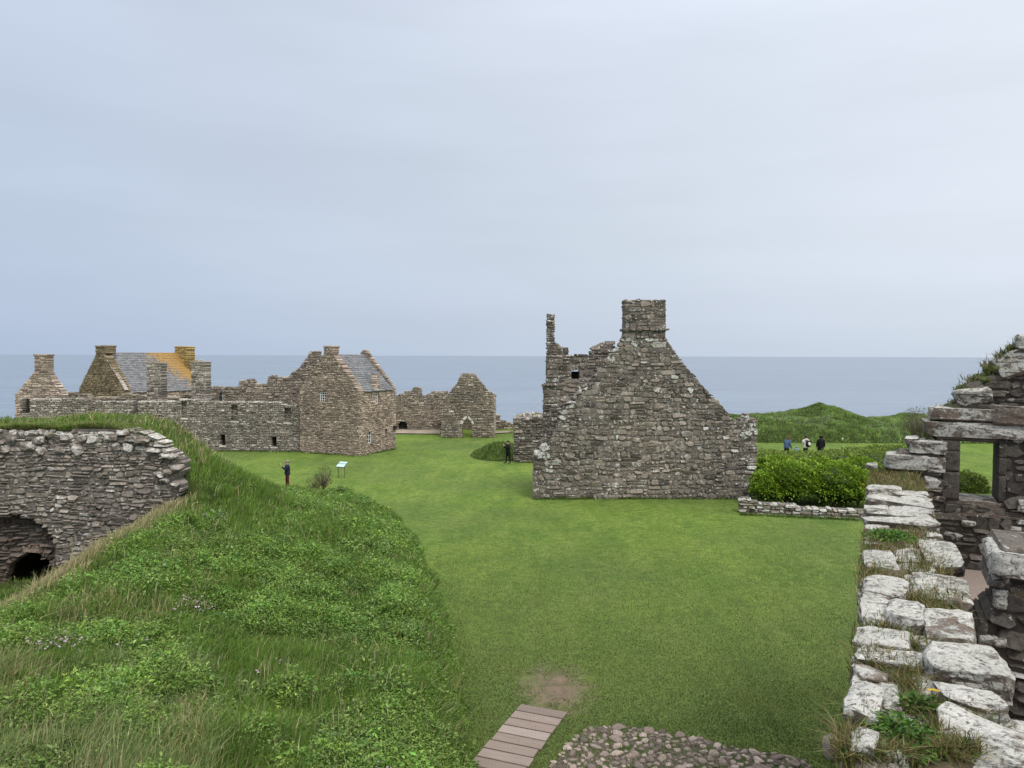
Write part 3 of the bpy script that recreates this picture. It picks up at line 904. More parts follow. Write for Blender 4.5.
mb = MB(); masonry(mb, O, RX, FW, gable, (), .8, .42, .26, 21, .042, .024, .05, lich_c, hue_c, val_c, top_white=.15, white=.11, wave=.16, core=.006, split=.2)
mb.build('gable_wall', [M_RUIN, M_RUIN_MORTAR], gb)
stack('chimney', gb, O + FW * .06, RX, FW, ux(623.3), ux(664.5), vz(338), vz(300), 1.15, [M_RUIN, M_RUIN_MORTAR], 22, .5, .22, 0, lich=.42)
mb = MB(); rnd = random.Random(4)
for i in range(7):
    a = ux(621.5) + (ux(667) - ux(621.5)) * i / 7
    stone_block(mb, O, RX, UP, FW, a + .01, a + (ux(667) - ux(621.5)) / 7 - .01, vz(330.5), vz(328), .2, -1.2, .03, .02, (.45, .5, .5), rnd)
mb.build('chimney_string_course', [M_RUIN, M_RUIN_MORTAR], gb)
O2 = O - FW * .85
rear = plane_px([(543, 504), (543, 385), (546, 384), (546.3, 346), (546.3, 341), (555, 341), (562.5, 347), (570, 355), (580, 355.5), (590, 353.4), (590.6, 349), (599, 344), (607, 342), (615.6, 342), (617, 360), (600, 420), (570, 504)], O2, RX)
hole = plane_px([(571.3, 372.6), (578.8, 372.6), (578.8, 380.8), (571.3, 380.8)], O2, RX)
mb = MB(); masonry(mb, O2, RX, FW, rear, (hole,), .75, .44, .25, 25, .04, .03, .03, lambda u, v: .30, lambda u, v: .5, lambda u, v: .36, top_white=.2, white=.10, wave=.14, core=.006, split=.2)
rw = mb.build('rear_wall', [M_RUIN, M_RUIN_MORTAR], gb)
h0, h1 = hole[0][0], hole[1][0]
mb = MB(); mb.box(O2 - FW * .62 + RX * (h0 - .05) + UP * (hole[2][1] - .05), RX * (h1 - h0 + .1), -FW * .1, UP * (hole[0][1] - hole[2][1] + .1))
mb.build('opening_shade_panel', M_DARK, rw)  # near-black panel painted in for the dark inside the opening
sp = plane_px([(546.3, 341), (554.7, 314)], O2, RX)
mb = MB(); masonry(mb, O2, RX, FW, rect(sp[0][0], sp[1][0], sp[0][1], sp[1][1]), (), .6, .36, .2, 27, .03, .025, .04, lambda u, v: .4, lambda u, v: .55, None, top_white=.2)
mb.build('wall_stub', [M_RUIN, M_RUIN_MORTAR], gb)
mb = MB(); rnd = random.Random(8)
a0, a1 = plane_px([(542, 385), (558, 385)], O2, RX); k = 4
for i in range(k):
    w_ = (a1[0] - a0[0]) / k
    stone_block(mb, O2, RX, UP, FW, a0[0] + i * w_ + .01, a0[0] + (i + 1) * w_ - .01, a0[1] - .06, a0[1] + .06, .1, -.3, .02, .02, (.4, .5, .4), rnd)
mb.build('string_course', [M_RUIN, M_RUIN_MORTAR], rw)
# the side walls, running back from the gable
for (xp, dx, seed, hh, s_) in ((545, .09, 31, 3.4, -1), (757, -.02, 33, 3.0, 1)):
    p0 = Vector((ux(xp) + (.0 if s_ < 0 else -.04), Yc + .98, 0)); U = Vector((dx, 1, 0)).normalized(); Nn = Vector((U.y, -U.x, 0)) * s_
    poly = [(0, 0), (6.5, 0), (6.5, hh * .35), (4.8, hh * .5), (3.2, hh * .8), (1.5, hh * .95), (0, hh)]
    mb = MB(); masonry(mb, p0, U, Nn, poly, (), .8, .5, .23, seed, .04, .03, .04, lambda u, v: .3, None, None, top_white=.3)
    mb.build('side_wall', [M_RUIN, M_RUIN_MORTAR], gb)

# low wall to its left
Yl = at(528, 462, z=0).y; O = Vector((0, Yl, 0))
t = thing('ruined_wall', (at(528, 462, z=0).x, Yl, 0), 'dark square wall stub close behind the left edge of the tall gabled ruin', 'ruined wall')
mb = MB(); masonry(mb, O, RX, FW, plane_px([(514, 466), (513.2, 419), (516, 418), (530, 418.5), (545, 418), (552, 420), (552, 466)], O, RX), (), .8, .45, .2, 41, .04, .03, .04, lambda u, v: .34, lambda u, v: .4, lambda u, v: .42, top_white=.35)
mb.build('wall_face', [M_RUIN, M_RUIN_MORTAR], t)
Yp = 79.0; O = Vector((0, Yp, 0))
t = thing('ruined_wall', (at(530, 420, Y=Yp).x, Yp, 0), 'pale lichened rubble wall top showing over the dark wall stub, sea behind', 'ruined wall')
mb = MB(); masonry(mb, O, RX, FW, plane_px([(513, 436), (513, 417.5), (518, 415), (524, 414.5), (526, 412.5), (530, 413.5), (536, 412.5), (546, 414), (556, 416), (556, 436)], O, RX), (), .8, .5, .25, 43, .05, .03, .04, lambda u, v: .75, None, lambda u, v: .7, top_white=.4)
mb.build('wall_face', [M_RANGE, M_RANGE_MORTAR], t)

# ================================================================== gabled house with slate roof
K = at(359.4, 456, z=0); gd = Vector((-.917, .4, 0)).normalized(); sdv = Vector((.4, .917, 0)).normalized()
gN = Vector((-gd.y, gd.x, 0)); gN = gN if gN.y < 0 else -gN
sN = Vector((sdv.y, -sdv.x, 0)); sN = sN if sN.x > 0 else -sN
ho = thing('stone_house', K + gd * 2.8 + sdv * 2.7, 'small intact stone house with grey slate roof, white windows and a near gable chimney', 'house')
gp = plane_px([(300, 456), (300.3, 391), (325, 357), (330, 352), (359.4, 391.5)], K, gd)
Lg = gp[0][0]; zl = gp[1][1]; ze = gp[4][1]
apex = (Lg * .5, plane_px([(329, 355)], K, gd)[0][1])
gpoly = [(Lg, -.4), (Lg, zl + .1), (Lg * .5 + .35, apex[1] + .25), (Lg * .5 - .35, apex[1] + .25), (0, ze + .1), (0, -.4)]
wq = plane_px([(319.4, 392), (325.8, 402.5)], K, gd)
wu0, wu1, wv0, wv1 = wq[1][0], wq[0][0], wq[1][1], wq[0][1]
mats = [M_HOUSE, M_HOUSE_MORTAR]
quoin = lambda u, v: .62 if (u < .45 or u > Lg - .45) else .5
mb = MB(); masonry(mb, K, gd, gN, gpoly, (rect(wu0, wu1, wv0, wv1),), .7, .27, .145, 51, .03, .028, .02, lambda u, v: .42 if u > Lg * .6 else .32, lambda u, v: .5 if u < Lg * .75 else .65, quoin, top_white=.1, white=.02)
gw = mb.build('gable_wall', mats, ho)
window_in(ho, K, gd, gN, wu0, wu1, wv0, wv1, 3, 4)
# side wall
se = plane_px([(359.4, 391.5), (396, 390), (396, 450)], K, sdv); Ls = se[2][0]; zs = ze - .02
w1 = plane_px([(375.6, 393), (378.8, 403.5)], K, sdv); w2 = plane_px([(367.7, 432), (372, 443)], K, sdv); w3 = plane_px([(385.4, 430), (387.4, 438)], K, sdv)
hs = [rect(a[0], b[0], b[1], a[1]) for a, b in (w1, w2, w3)]
K2 = K + sdv * .02
mb = MB(); masonry(mb, K, sdv, sN, [(.0, -.4), (.0, zs), (Ls, zs), (Ls, -.4)], hs, .65, .27, .145, 53, .03, .028, .015, lambda u, v: .30, lambda u, v: .55, lambda u, v: .60, top_white=.0, white=.02)
mb.build('side_wall', mats, ho)
for a, b in (w1, w2): window_in(ho, K, sdv, sN, a[0], b[0], b[1], a[1], 2, 3)
mb = MB(); a, b = w3; mb.box(K + sdv * (a[0] - .02) + UP * (b[1] - .02) - sN * .3, sdv * (b[0] - a[0] + .04), sN * .05, UP * (a[1] - b[1] + .04)); mb.build('slit_window', M_GLASS, ho)
# far walls
mb = MB(); masonry(mb, K + sdv * (Ls - .03), gd, -gN, [(0, -.4), (Lg, -.4), (Lg, zl + .1), (Lg * .5 + .2, apex[1] + .42), (Lg * .5 - .2, apex[1] + .42), (0, ze + .12)], (), .4, .3, .16, 55, .03, .028, .02, None, None, None, top_white=.1)
mb.build('gable_wall', mats, ho)
mb = MB(); masonry(mb, K + gd * (Lg - .02), sdv, -sN, [(.7, -.4), (.7, zl), (Ls - .6, zl), (Ls - .6, -.4)], (), .6, .42, .2, 57, .03, .028, .02, None, None, None, top_white=0)
mb.build('side_wall', mats, ho)
for sgn in (0, 1):
    base = K + sN * .08 + UP * (ze - .03) if sgn == 0 else K + gd * (Lg + .08) + UP * (zl - .03)
    ridge = K + gd * Lg * .5 + UP * (apex[1] + .05)
    sv = ridge - base; along = sv - sdv * sv.dot(sdv)
    roof('roof', ho, base + sdv * .62, sdv, Ls - .62 - .55, along, along.length, seed=5 + sgn, lich=lambda u, v: .12)
stack('chimney', ho, K + gN * .02, gd, gN, Lg * .5 - .42, Lg * .5 + .46, apex[1] + .1, plane_px([(331, 346)], K, gd)[0][1], .85, mats, 58, .4, .2, .14, lich=.4)
# dormer over the side window
da = w1[0][0] - .28; db = w1[1][0] + .28; dz = w1[0][1] + .06
pk = plane_px([(377, 374.5)], K, sdv)[0][1]
mb = MB(); masonry(mb, K + sN * .05, sdv, sN, [(da, zs + .03), (da, dz), ((da + db) / 2 - .12, pk), ((da + db) / 2 + .12, pk), (db, dz), (db, zs + .03)], (rect(w1[0][0], w1[1][0], w1[1][1], w1[0][1]),), .5, .3, .16, 59, .02, .02, .01, None, None, lambda u, v: .7, top_white=.1)
dm = mb.build('dormer', mats, ho)
mb = MB()
for (ua, ub) in ((da - .06, (da + db) / 2), (db + .06, (da + db) / 2)):
    p0 = K + sdv * ua + UP * (dz + .0) - sN * .45; p1 = K + sdv * ub + UP * (pk - .05) - sN * .45
    ax = p1 - p0; nn = ax.cross(sN).normalized(); nn = nn if nn.z > 0 else -nn
    mb.box(p0 - sN * .9, ax, sN * .9, nn * .07, (.5, .5, .1))
mb.build('dormer_roof', M_SLATE, dm)
mb = MB(); rnd = random.Random(3)
bx_ = plane_px([(394, 428)], K, sdv)[0]
mb.box(K + sdv * (Ls - .5) + UP * (bx_[1] - .12) + sN * .02, sdv * .35, sN * .18, UP * .3); mb.build('meter_box', M_DARK, ho)

# ================================================================== ruined front range on the left
Yr = at(250, 451.5, z=0).y; O = Vector((0, Yr, 0))
rg = thing('ruined_range', (at(200, 451, Y=Yr).x, Yr, 0), 'long roofless grey rubble range with small dark windows, left of the slate-roofed house', 'ruined range')
P_ = lambda pts: plane_px(pts, O, RX)
top = [(20, 470), (20, 399.6), (42, 399.2), (43, 399), (70, 398.6), (86.5, 399), (87, 416), (94.5, 416), (95, 401), (115, 400.5), (133, 401), (134, 416), (137.5, 416), (138, 402), (160, 401.5), (176, 402),
       (181, 399.5), (187, 399.5), (200, 401), (215, 401.5), (231, 402.5), (245, 402), (262, 401.5), (270, 402), (283, 402.5), (284.5, 405), (292, 406), (301.5, 407), (301.5, 470)]
rects = {'window': [(220.4, 434.5, 225.2, 445.6), (271.5, 437, 276.3, 446.8)], 'niche': [(181.5, 402, 186.8, 418), (231.2, 405, 237.6, 421), (284.5, 408, 291, 422.5)], 'slot': [(22.5, 399.8, 29.5, 413.5)]}
hp = [P_([(a, b), (c_, b), (c_, d), (a, d)]) for k in rects for (a, b, c_, d) in rects[k]]
mats = [M_RANGE, M_RANGE_MORTAR]
mb = MB(); masonry(mb, O, RX, FW, P_(top), hp, .8, .27, .155, 61, .035, .03, .03, lambda u, v: .36 + .12 * (v > 2.2), lambda u, v: .42, lambda u, v: .5, top_white=.35, white=.08)
fw_ = mb.build('front_wall', mats, rg)
for k in rects:
    for (a, b, c_, d) in rects[k]:
        q = P_([(a, d), (c_, b)])
        if k == 'niche':
            mb = MB(); masonry(mb, O - FW * .32, RX, FW, rect(q[0][0] - .03, q[1][0] + .03, q[0][1] - .05, q[1][1] + .05), (), .3, .3, .18, int(a), .02, .03, .0, lambda u, v: .25, None, lambda u, v: .42, top_white=0)
            mb.build('niche_infill', mats, fw_)
        else:
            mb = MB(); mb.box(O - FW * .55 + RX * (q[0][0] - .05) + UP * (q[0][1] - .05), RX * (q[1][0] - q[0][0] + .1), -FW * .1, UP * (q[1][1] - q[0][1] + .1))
            mb.build('window_shade_panel', M_DARK, fw_)  # near-black panel stands in for the unlit interior behind the window
        if k != 'slot':
            mb = MB(); stone_block(mb, O, RX, UP, FW, q[0][0] - .1, q[1][0] + .1, q[0][1] - .13, q[0][1] - .01, .06, -.3, .02, .01, (.6, .5, .5), random.Random(1))
            mb.build('window_sill', [M_SILL], fw_)
# plinth stones at the foot
# left gable of the range with its chimney
O3 = Vector((0, Yr + 2.2, 0))
q = plane_px([(14.6, 470), (14.8, 395), (32, 374), (35, 370.5), (48, 370.5), (51, 376), (62, 391), (63.5, 398), (63.5, 470)], O3, RX)
mb = MB(); masonry(mb, O3, RX, FW, q, (), .75, .42, .2, 65, .03, .03, .03, lambda u, v: .3, lambda u, v: .7, lambda u, v: .62, top_white=.25)
mb.build('gable_wall', [M_HOUSE, M_HOUSE_MORTAR], rg)
q = plane_px([(34.6, 371), (47.8, 354)], O3, RX)
stack('chimney', rg, O3 + FW * .03, RX, FW, q[0][0], q[1][0], q[0][1], q[1][1], .9, [M_HOUSE, M_HOUSE_MORTAR], 66, .36, .18, .18)
for (x0, x1, y0, y1, sd_) in ((146.8, 161.2, 402, 362.5, 67), (191.2, 206, 404, 361.5, 68)):
    O4 = Vector((0, Yr + 1.6, 0)); q = plane_px([(x0, y0), (x1, y1)], O4, RX)
    stack('chimney', rg, O4, RX, FW, q[0][0], q[1][0], q[0][1] - 2.2, q[1][1], 1.1, mats, sd_, .36, .2, .12)
    mb = MB(); rr = random.Random(sd_)
    for i in range(2):
        mb = MB(); lump(mb, Vector((q[0][0] + .3 + i * .45, O4.y + .5, q[1][1] + .08)), (.13, .15, .1), sd_ + i, .3, 3, (.6, .5, .5), 2); mb.build('cope_stone', mats, rg, True)
# back wall of the range, pale warm, seen over the front wall
O5 = Vector((0, Yr + 6.5, 0))
q = plane_px([(60, 470), (60, 395), (70, 393), (88, 394.5), (90, 398), (120, 398), (121, 395), (128, 393.5), (140, 396), (178, 398), (184, 395), (207, 391), (207, 387.8), (222, 386.5), (238, 385.5), (238.8, 382), (246, 381), (247.5, 379.2), (253.5, 380), (254.5, 385), (266, 385),
              (268, 377), (272, 375), (279, 377.5), (287.5, 377.5), (291, 373), (298, 369), (303, 362), (310, 351.5), (320, 351.3), (320.4, 363), (326, 366), (326, 470)], O5, RX)
mb = MB(); masonry(mb, O5, RX, FW, q, (plane_px([(219.6, 392), (222.2, 392), (222.2, 402), (219.6, 402)], O5, RX),), .8, .42, .21, 71, .035, .03, .04, lambda u, v: .3, lambda u, v: .55, lambda u, v: .52, top_white=.0)
M_RANGE_O = stone_mat('warm_rubble_orange_lichen', (.17, .145, .115), (.265, .22, .17), (.5, .48, .42), .66, 3.0, 7, orange=(.32, .20, .05), othr=.66, bump=.8)
mb.build('back_wall', [M_RANGE_O, M_RANGE_MORTAR], rg)

# ================================================================== slate-roofed hall behind the range
Kh = at(125, 392.5, Y=72.5); Kh.z = 0; zE = at(125, 392.5, Y=72.5).z
hs_ = Vector((.5, .866, 0)); hg = Vector((-.866, .5, 0)); hgN = Vector((-.5, -.866, 0)); hsN = Vector((.866, -.5, 0))
Lh = plane_px([(79, 392)], Kh, hg)[0][0]
zA = plane_px([(102, 352.5)], Kh, hg)[0][1]
Mh = 9.2
hl = thing('stone_hall', Kh + hg * Lh * .5 + hs_ * Mh * .5, 'ochre stone hall with a big grey slate roof streaked with orange lichen, far left', 'hall')
mats = [M_GOLD, M_GOLD_MORTAR]
mb = MB(); masonry(mb, Kh, hg, hgN, [(0, -.3), (Lh, -.3), (Lh, zE + .2), (Lh * .5 + .5, zA + .15), (Lh * .5 - .5, zA + .15), (0, zE + .2)], (), .7, .29, .15, 81, .03, .03, .02, lambda u, v: .3, lambda u, v: .5, lambda u, v: .5, top_white=.1)
mb.build('gable_wall', mats, hl)
mb = MB(); masonry(mb, Kh + hs_ * (Mh - .6), hg, hgN, [(0, -.3), (Lh, -.3), (Lh, zE + .2), (Lh * .5 + .5, zA + .35), (Lh * .5 - .5, zA + .35), (0, zE + .35)], (), .6, .45, .2, 82, .03, .03, .02, lambda u, v: .3, None, None, top_white=.1)
mb.build('gable_wall', mats, hl)
mb = MB(); masonry(mb, Kh, hs_, hsN, rect(.7, Mh - .6, -.3, zE), (), .6, .45, .2, 83, .03, .03, .02, lambda u, v: .3, lambda u, v: .8, lambda u, v: .6, top_white=0)
mb.build('side_wall', [M_HOUSE, M_HOUSE_MORTAR], hl)
for sgn in (0, 1):
    base = Kh + hsN * .1 + UP * (zE - .03) if sgn == 0 else Kh + hg * (Lh + .1) + UP * (zE - .03)
    sv = Kh + hg * Lh * .5 + UP * (zA + .02) - base; al = sv - hs_ * sv.dot(hs_)
    sl_ = al.length
    roof('roof', hl, base + hs_ * .5, hs_, Mh - 1.1, al, sl_, seed=15 + sgn, sw=.34, sh=.24,
         lich=lambda u, v: .04 + .86 * max(0, min(1, (u / (Mh - 1) - .27 - .42 * max(0, .62 - v / sl_)) * 2.2)) * (.55 + .45 * (v / sl_)) + .9 * max(0, u / (Mh - 1) - .74))
# skew stones along the near verge
mb = MB(); rnd = random.Random(9)
b0 = Kh + UP * (zE + .1); r0 = Kh + hg * (Lh * .5) + UP * (zA + .12); ax = r0 - b0; nn = ax.cross(hs_).normalized(); nn = nn if nn.z > 0 else -nn
for i in range(12): stone_block(mb, b0, ax.normalized(), nn, hgN, ax.length * i / 12 + .01, ax.length * (i + 1) / 12 - .01, .1, .2, .03, -.30, .02, .02, (.75, .3, .6), rnd)
mb.build('skew', [M_RANGE], hl)
M_OCH = stone_mat('orange_lichened_stone', (.22, .165, .07), (.30, .22, .09), (.4, .33, .2), .75, 2.2, 7, orange=(.40, .235, .04), othr=.47, bump=.7)
cz = plane_px([(105, 345.5)], Kh, hg)[0][1]
stack('chimney', hl, Kh + hgN * .03, hg, hgN, Lh * .5 - .95, Lh * .5 + .8, zA - .1, cz, 1.0, mats, 84, .42, .2, .13)
K9 = Kh + hs_ * (Mh - .9)
r1 = K9 + hg * Lh * .5
ztop = 8 + (355.2 - 347) / F * r1.y
stack('chimney', hl, K9, hg, hgN, Lh * .5 - 1.7, Lh * .5 + .25, zA - 2.2, ztop, 1.0, [M_OCH, M_GOLD_MORTAR], 85, .42, .2, .14)

# ================================================================== chapel ruin
Yk = at(468, 437.5, z=0).y; O = Vector((0, Yk, 0))
ch = thing('ruined_chapel', (at(468, 437, Y=Yk).x, Yk, 0), 'small roofless chapel gable with a pointed doorway, on the far lawn before the sea', 'ruined chapel')
mats = [M_RANGE_O, M_RANGE_MORTAR]
door = plane_px([(462.4, 442), (462.4, 425), (464, 421), (467.3, 417.5), (470.3, 421), (472, 425), (472, 442)], O, RX)
q = plane_px([(441, 441), (441, 399), (448.5, 393), (456, 384), (460.3, 376), (460.8, 374.6), (468, 374.8), (469, 373.4), (474.5, 373.4), (481.5, 382), (487, 389), (493.5, 394), (494, 441)], O, RX)
mb = MB(); masonry(mb, O, RX, FW, q, (door,), .8, .42, .21, 91, .04, .03, .03, lambda u, v: .42, lambda u, v: .45, lambda u, v: .5, top_white=.1, white=.06)
mb.build('gable_wall', mats, ch)
c0 = q[0][0]; c1 = q[-1][0]; zc = q[1][1]
for (u_, n_, sd_) in ((c0 + .02, -1, 92), (c1 - .02, 1, 93)):
    mb = MB(); masonry(mb, O + RX * u_ + Vector((0, .82, 0)), Vector((0, 1, 0)), RX * n_, [(0, -.3), (7, -.3), (7, zc * .8), (4, zc * .95), (0, zc)], (), .75, .45, .21, sd_, .03, .03, .03, None, None, None, top_white=.3)
    mb.build('side_wall', mats, ch)
mb = MB(); masonry(mb, O + Vector((0, 7.9, 0)), RX, FW, [(c0, -.3), (c0, zc), ((c0 + c1) / 2, zc + 1.0), (c1, zc), (c1, -.3)], (), .7, .45, .21, 94, .03, .03, .03, None, None, lambda u, v: .35, top_white=.2)
mb.build('rear_wall', mats, ch)
# moulded arch of the doorway
mb = MB(); rnd = random.Random(6)
dp = door[1:-1]
for i in range(len(dp) - 1):
    a, b = Vector((dp[i][0], 0, dp[i][1])), Vector((dp[i + 1][0], 0, dp[i + 1][1])); dd = (b - a); nn = Vector((-dd.z, 0, dd.x)).normalized()
    cen = Vector(((door[0][0] + door[-1][0]) / 2, 0, door[1][1]))
    if (a - cen).dot(nn) < 0: nn = -nn
    stone_block(mb, O + a, dd.normalized(), nn, FW, .01, dd.length - .01, .01, .24, .07, -.3, .02, .01, (.62, .6, .45), rnd)
mb.build('doorway', [M_SILL], ch)

# wall to its left, with a low arched recess
Yw = 82.0; O = Vector((0, Yw, 0))
t = thing('ruined_wall', (at(420, 431, Y=Yw).x, Yw, 0), 'broken grey wall with a low dark arched recess, between the house and the chapel', 'ruined wall')
arch = plane_px([(398.5, 429), (398.5, 424), (400.5, 421.6), (403, 421), (405.5, 421.8), (407, 424), (407, 429)], O, RX)
q = plane_px([(388, 436), (388, 396), (396, 396.5), (399, 394), (405, 392.4), (412, 391), (413, 387.3), (421, 387.2), (422, 395), (425.5, 395.5), (430, 393), (434, 391.8), (448, 392), (448, 436)], O, RX)
mb = MB(); masonry(mb, O, RX, FW, q, (arch,), .8, .45, .2, 96, .03, .03, .03, lambda u, v: .34, lambda u, v: .5, lambda u, v: .55, top_white=.05, white=.02)
mb.build('wall_face', [M_RANGE_O, M_RANGE_MORTAR], t)
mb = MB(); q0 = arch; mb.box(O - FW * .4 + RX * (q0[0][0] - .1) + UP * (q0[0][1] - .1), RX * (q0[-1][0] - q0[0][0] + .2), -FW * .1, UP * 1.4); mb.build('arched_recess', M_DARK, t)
# rubble right of the chapel
Yw = 83.0; O = Vector((0, Yw, 0))
t = thing('ruined_wall', (at(503, 431, Y=Yw).x, Yw, 0), 'low tumbled wall end just right of the chapel, sea beyond', 'ruined wall')
mb = MB(); masonry(mb, O, RX, FW, plane_px([(494, 436), (494, 415), (500.5, 415), (501, 419.5), (505, 420), (507, 422), (512, 424), (516, 426), (516, 436)], O, RX), (), .8, .5, .24, 98, .05, .03, .05, lambda u, v: .5, None, None, top_white=.35)
mb.build('wall_face', mats, t)
# pale gravel path in front of the far wall
g = G('pale_gravel'); P = g.obj(); n = g.noise(P, 14, 5, .7)
g.bsdf(g.mulv((.30, .25, .19), g.math('MULTIPLY', g.rmap(n, .3, .7, .75, 1.25), g.rmap(g.noise(P, 1.2, 4), .3, .7, .8, 1.2))), .95, g.bump(n, .6, .02), .1)
M_GRAVEL = g.mat
mb = MB(); pts = [at(x, y, z=0) for x, y in ((392, 434), (440, 434.5), (441, 430.5), (392, 430.5))]
mb.add([(p.x, p.y, .085) for p in pts], [(0, 1, 2, 3)]); tag(mb.build('gravel_path', M_GRAVEL), kind='structure')
mb = MB(); pts = [at(x, y, z=0) for x, y in ((495, 434), (511, 433.2), (511, 431.5), (495, 431.8))]
mb.add([(p.x, p.y, .089) for p in pts], [(0, 1, 2, 3)]); tag(mb.build('gravel_path', M_GRAVEL), kind='structure')

# ================================================================== turf-roofed vault, near left
Yv = 26.0; O = Vector((0, Yv, 0))
va = thing('vaulted_ruin', (-15, Yv, 0), 'turf-roofed dark rubble wall with a black arched opening at its foot, near left', 'ruined vault')
vp = lambda pts, O=O: plane_px(pts, O, RX)
q = vp([(-90, 660), (-90, 430), (0, 433), (20, 432), (40, 431), (60, 431), (80, 430), (100, 430), (115, 430), (124, 429), (138, 431), (146, 435), (153, 439), (160, 443), (167, 449), (176, 453), (180, 459), (183.5, 464), (182, 472), (177, 478), (183, 487), (175, 498), (170, 515), (166, 660)])
h1 = vp([(-34, 660), (-34, 516), (-20, 512), (0, 513), (20, 516), (40, 523), (50, 533), (55, 547), (57, 565), (60, 590), (62, 660)])
h2 = vp([(97, 506), (103, 506), (103, 510), (97, 510)])
zt = vp([(50, 455)])[0][1]; zmid = vp([(50, 485)])[0][1]


def lv(u, v): return .34 + (.38 if v > zt + .15 * math.sin(u * 2.1) else 0) + .16 * (u > -12.2) * (v > 3.2)


mb = MB(); mats = [M_VAULT, M_VAULT_MORTAR]
masonry(mb, O, RX, FW, [(a, b) for a, b in q if True], (h1, h2), .6, .30, .145, 101, .04, .02, .07, lv, lambda u, v: .4 + .3 * (v < 1.8), lambda u, v: .5 + .12 * (v > zt), top_white=.3, white=.09, wave=.16, core=.0)
wf = mb.build('front_wall', mats, va)
mb = MB(); mb.box(O - FW * .5 + RX * (h2[0][0] - .1) + UP * (h2[3][1] - .1), RX * .4, -FW * .1, UP * .3); mb.build('putlog_shade_panel', M_DARK, wf)  # near-black panel imitating the shaded depth of the hole
# big pale stones near the wall head
rnd = random.Random(14)
for x in np.arange(-85, 150, 9.5):
    for row in range(2):
        xx = x + rnd.uniform(-3, 3) + row * 4; yy = (437 if row == 0 else 448) + rnd.uniform(-3, 3)
        if rnd.random() < .22 + .25 * row: continue
        p = vp([(xx, yy)])[0]; w_ = rnd.uniform(.14, .27); h_ = rnd.uniform(.10, .19)
        mb = MB(); rock(mb, O + RX * p[0] + UP * p[1] + FW * .02, (w_, .16, h_), rnd.randint(0, 999), (rnd.uniform(.6, .95), .4, rnd.uniform(.75, 1.15)), None, .6, .08, 2); mb.build('coping_stone', mats, va, True)
for (x, y, wp, hpx) in ((176, 456, 15, 4), (184, 467, 11, 5), (176, 471, 10, 4), (167, 475, 9, 4), (160, 450, 14, 4), (150, 441, 13, 4), (130, 433, 10, 5), (172, 480, 8, 4), (183, 484, 9, 4)):
    p = vp([(x, y)])[0]; s_ = Yv / F
    mb = MB(); rock(mb, O + RX * (p[0] - .2) + UP * p[1] + FW * .06, (wp * s_ * .6, .25, hpx * s_ * .6), x, (.75, .4, .9), Matrix.Rotation(rnd.uniform(-.15, .15), 3, 'Y'), .55, .07, 2); mb.build('coping_stone', mats, va, True)
# recessed ragged hollow with its arch
Or = O - FW * .42; vr = lambda pts: plane_px(pts, Or, RX)
a2 = vr([(5, 660), (5, 592), (6.5, 577), (11, 565), (19, 556.5), (29, 552.5), (39, 553), (48, 558), (54, 568), (56, 580), (56, 660)])
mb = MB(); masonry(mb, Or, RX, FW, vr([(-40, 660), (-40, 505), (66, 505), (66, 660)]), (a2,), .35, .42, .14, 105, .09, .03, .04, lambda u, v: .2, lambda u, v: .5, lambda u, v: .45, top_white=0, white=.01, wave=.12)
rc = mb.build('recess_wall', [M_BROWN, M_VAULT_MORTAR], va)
mb = MB(); rnd = random.Random(77)
ring = [Vector((a, 0, b)) for a, b in a2[1:-1]]; cen = Vector((sum(p.x for p in ring) / len(ring), 0, ring[0].z))
cum = []
for i in range(len(ring) - 1):
    a, b = ring[i], ring[i + 1]; n_ = max(1, int((b - a).length / .11))
    for k in range(n_): cum.append((a.lerp(b, k / n_), a.lerp(b, (k + 1) / n_)))
for a, b in cum:
    dd = b - a; nn = Vector((-dd.z, 0, dd.x)).normalized()
    if (a - cen).dot(nn) < 0: nn = -nn
    stone_block(mb, Or + a, dd.normalized(), nn, FW, .006, dd.length - .006, 0, rnd.uniform(.16, .32), rnd.uniform(.0, .08), -.3, .02, .03, (rnd.uniform(.3, .8), rnd.uniform(.4, 1), .3), rnd)
mb.build('arch_stones', [M_BROWN], rc)
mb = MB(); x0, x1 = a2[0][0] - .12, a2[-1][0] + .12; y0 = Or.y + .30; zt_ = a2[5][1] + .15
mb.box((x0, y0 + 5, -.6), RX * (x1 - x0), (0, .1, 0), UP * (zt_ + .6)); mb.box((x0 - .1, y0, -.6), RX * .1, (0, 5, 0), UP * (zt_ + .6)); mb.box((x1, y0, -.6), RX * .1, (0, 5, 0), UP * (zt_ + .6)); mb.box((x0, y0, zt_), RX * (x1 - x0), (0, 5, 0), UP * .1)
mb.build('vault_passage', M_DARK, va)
# wall end, turning back into the bank
# ================================================================== near right: lichened wall, window wall, pier
M_LICH = None
g = G('lichened_sandstone'); P = g.obj(); _, c = g.attr()
geo = g.n('ShaderNodeNewGeometry'); sp = g.n('ShaderNodeSeparateXYZ'); g.t.links.new(geo.outputs['Normal'], sp.inputs[0])
fn = g.noise(P, 24, 6, .68); md = g.noise(P, 4, 6, .66, .5); lg = g.noise(P, 1.6, 4, .6)
rockc = g.mix(c[1], (.085, .070, .056), (.165, .130, .100))
rockc = g.mulv(rockc, g.math('MULTIPLY', g.rmap(fn, .3, .7, .6, 1.45), g.rmap(c[0], 0, 1, .7, 1.3)))
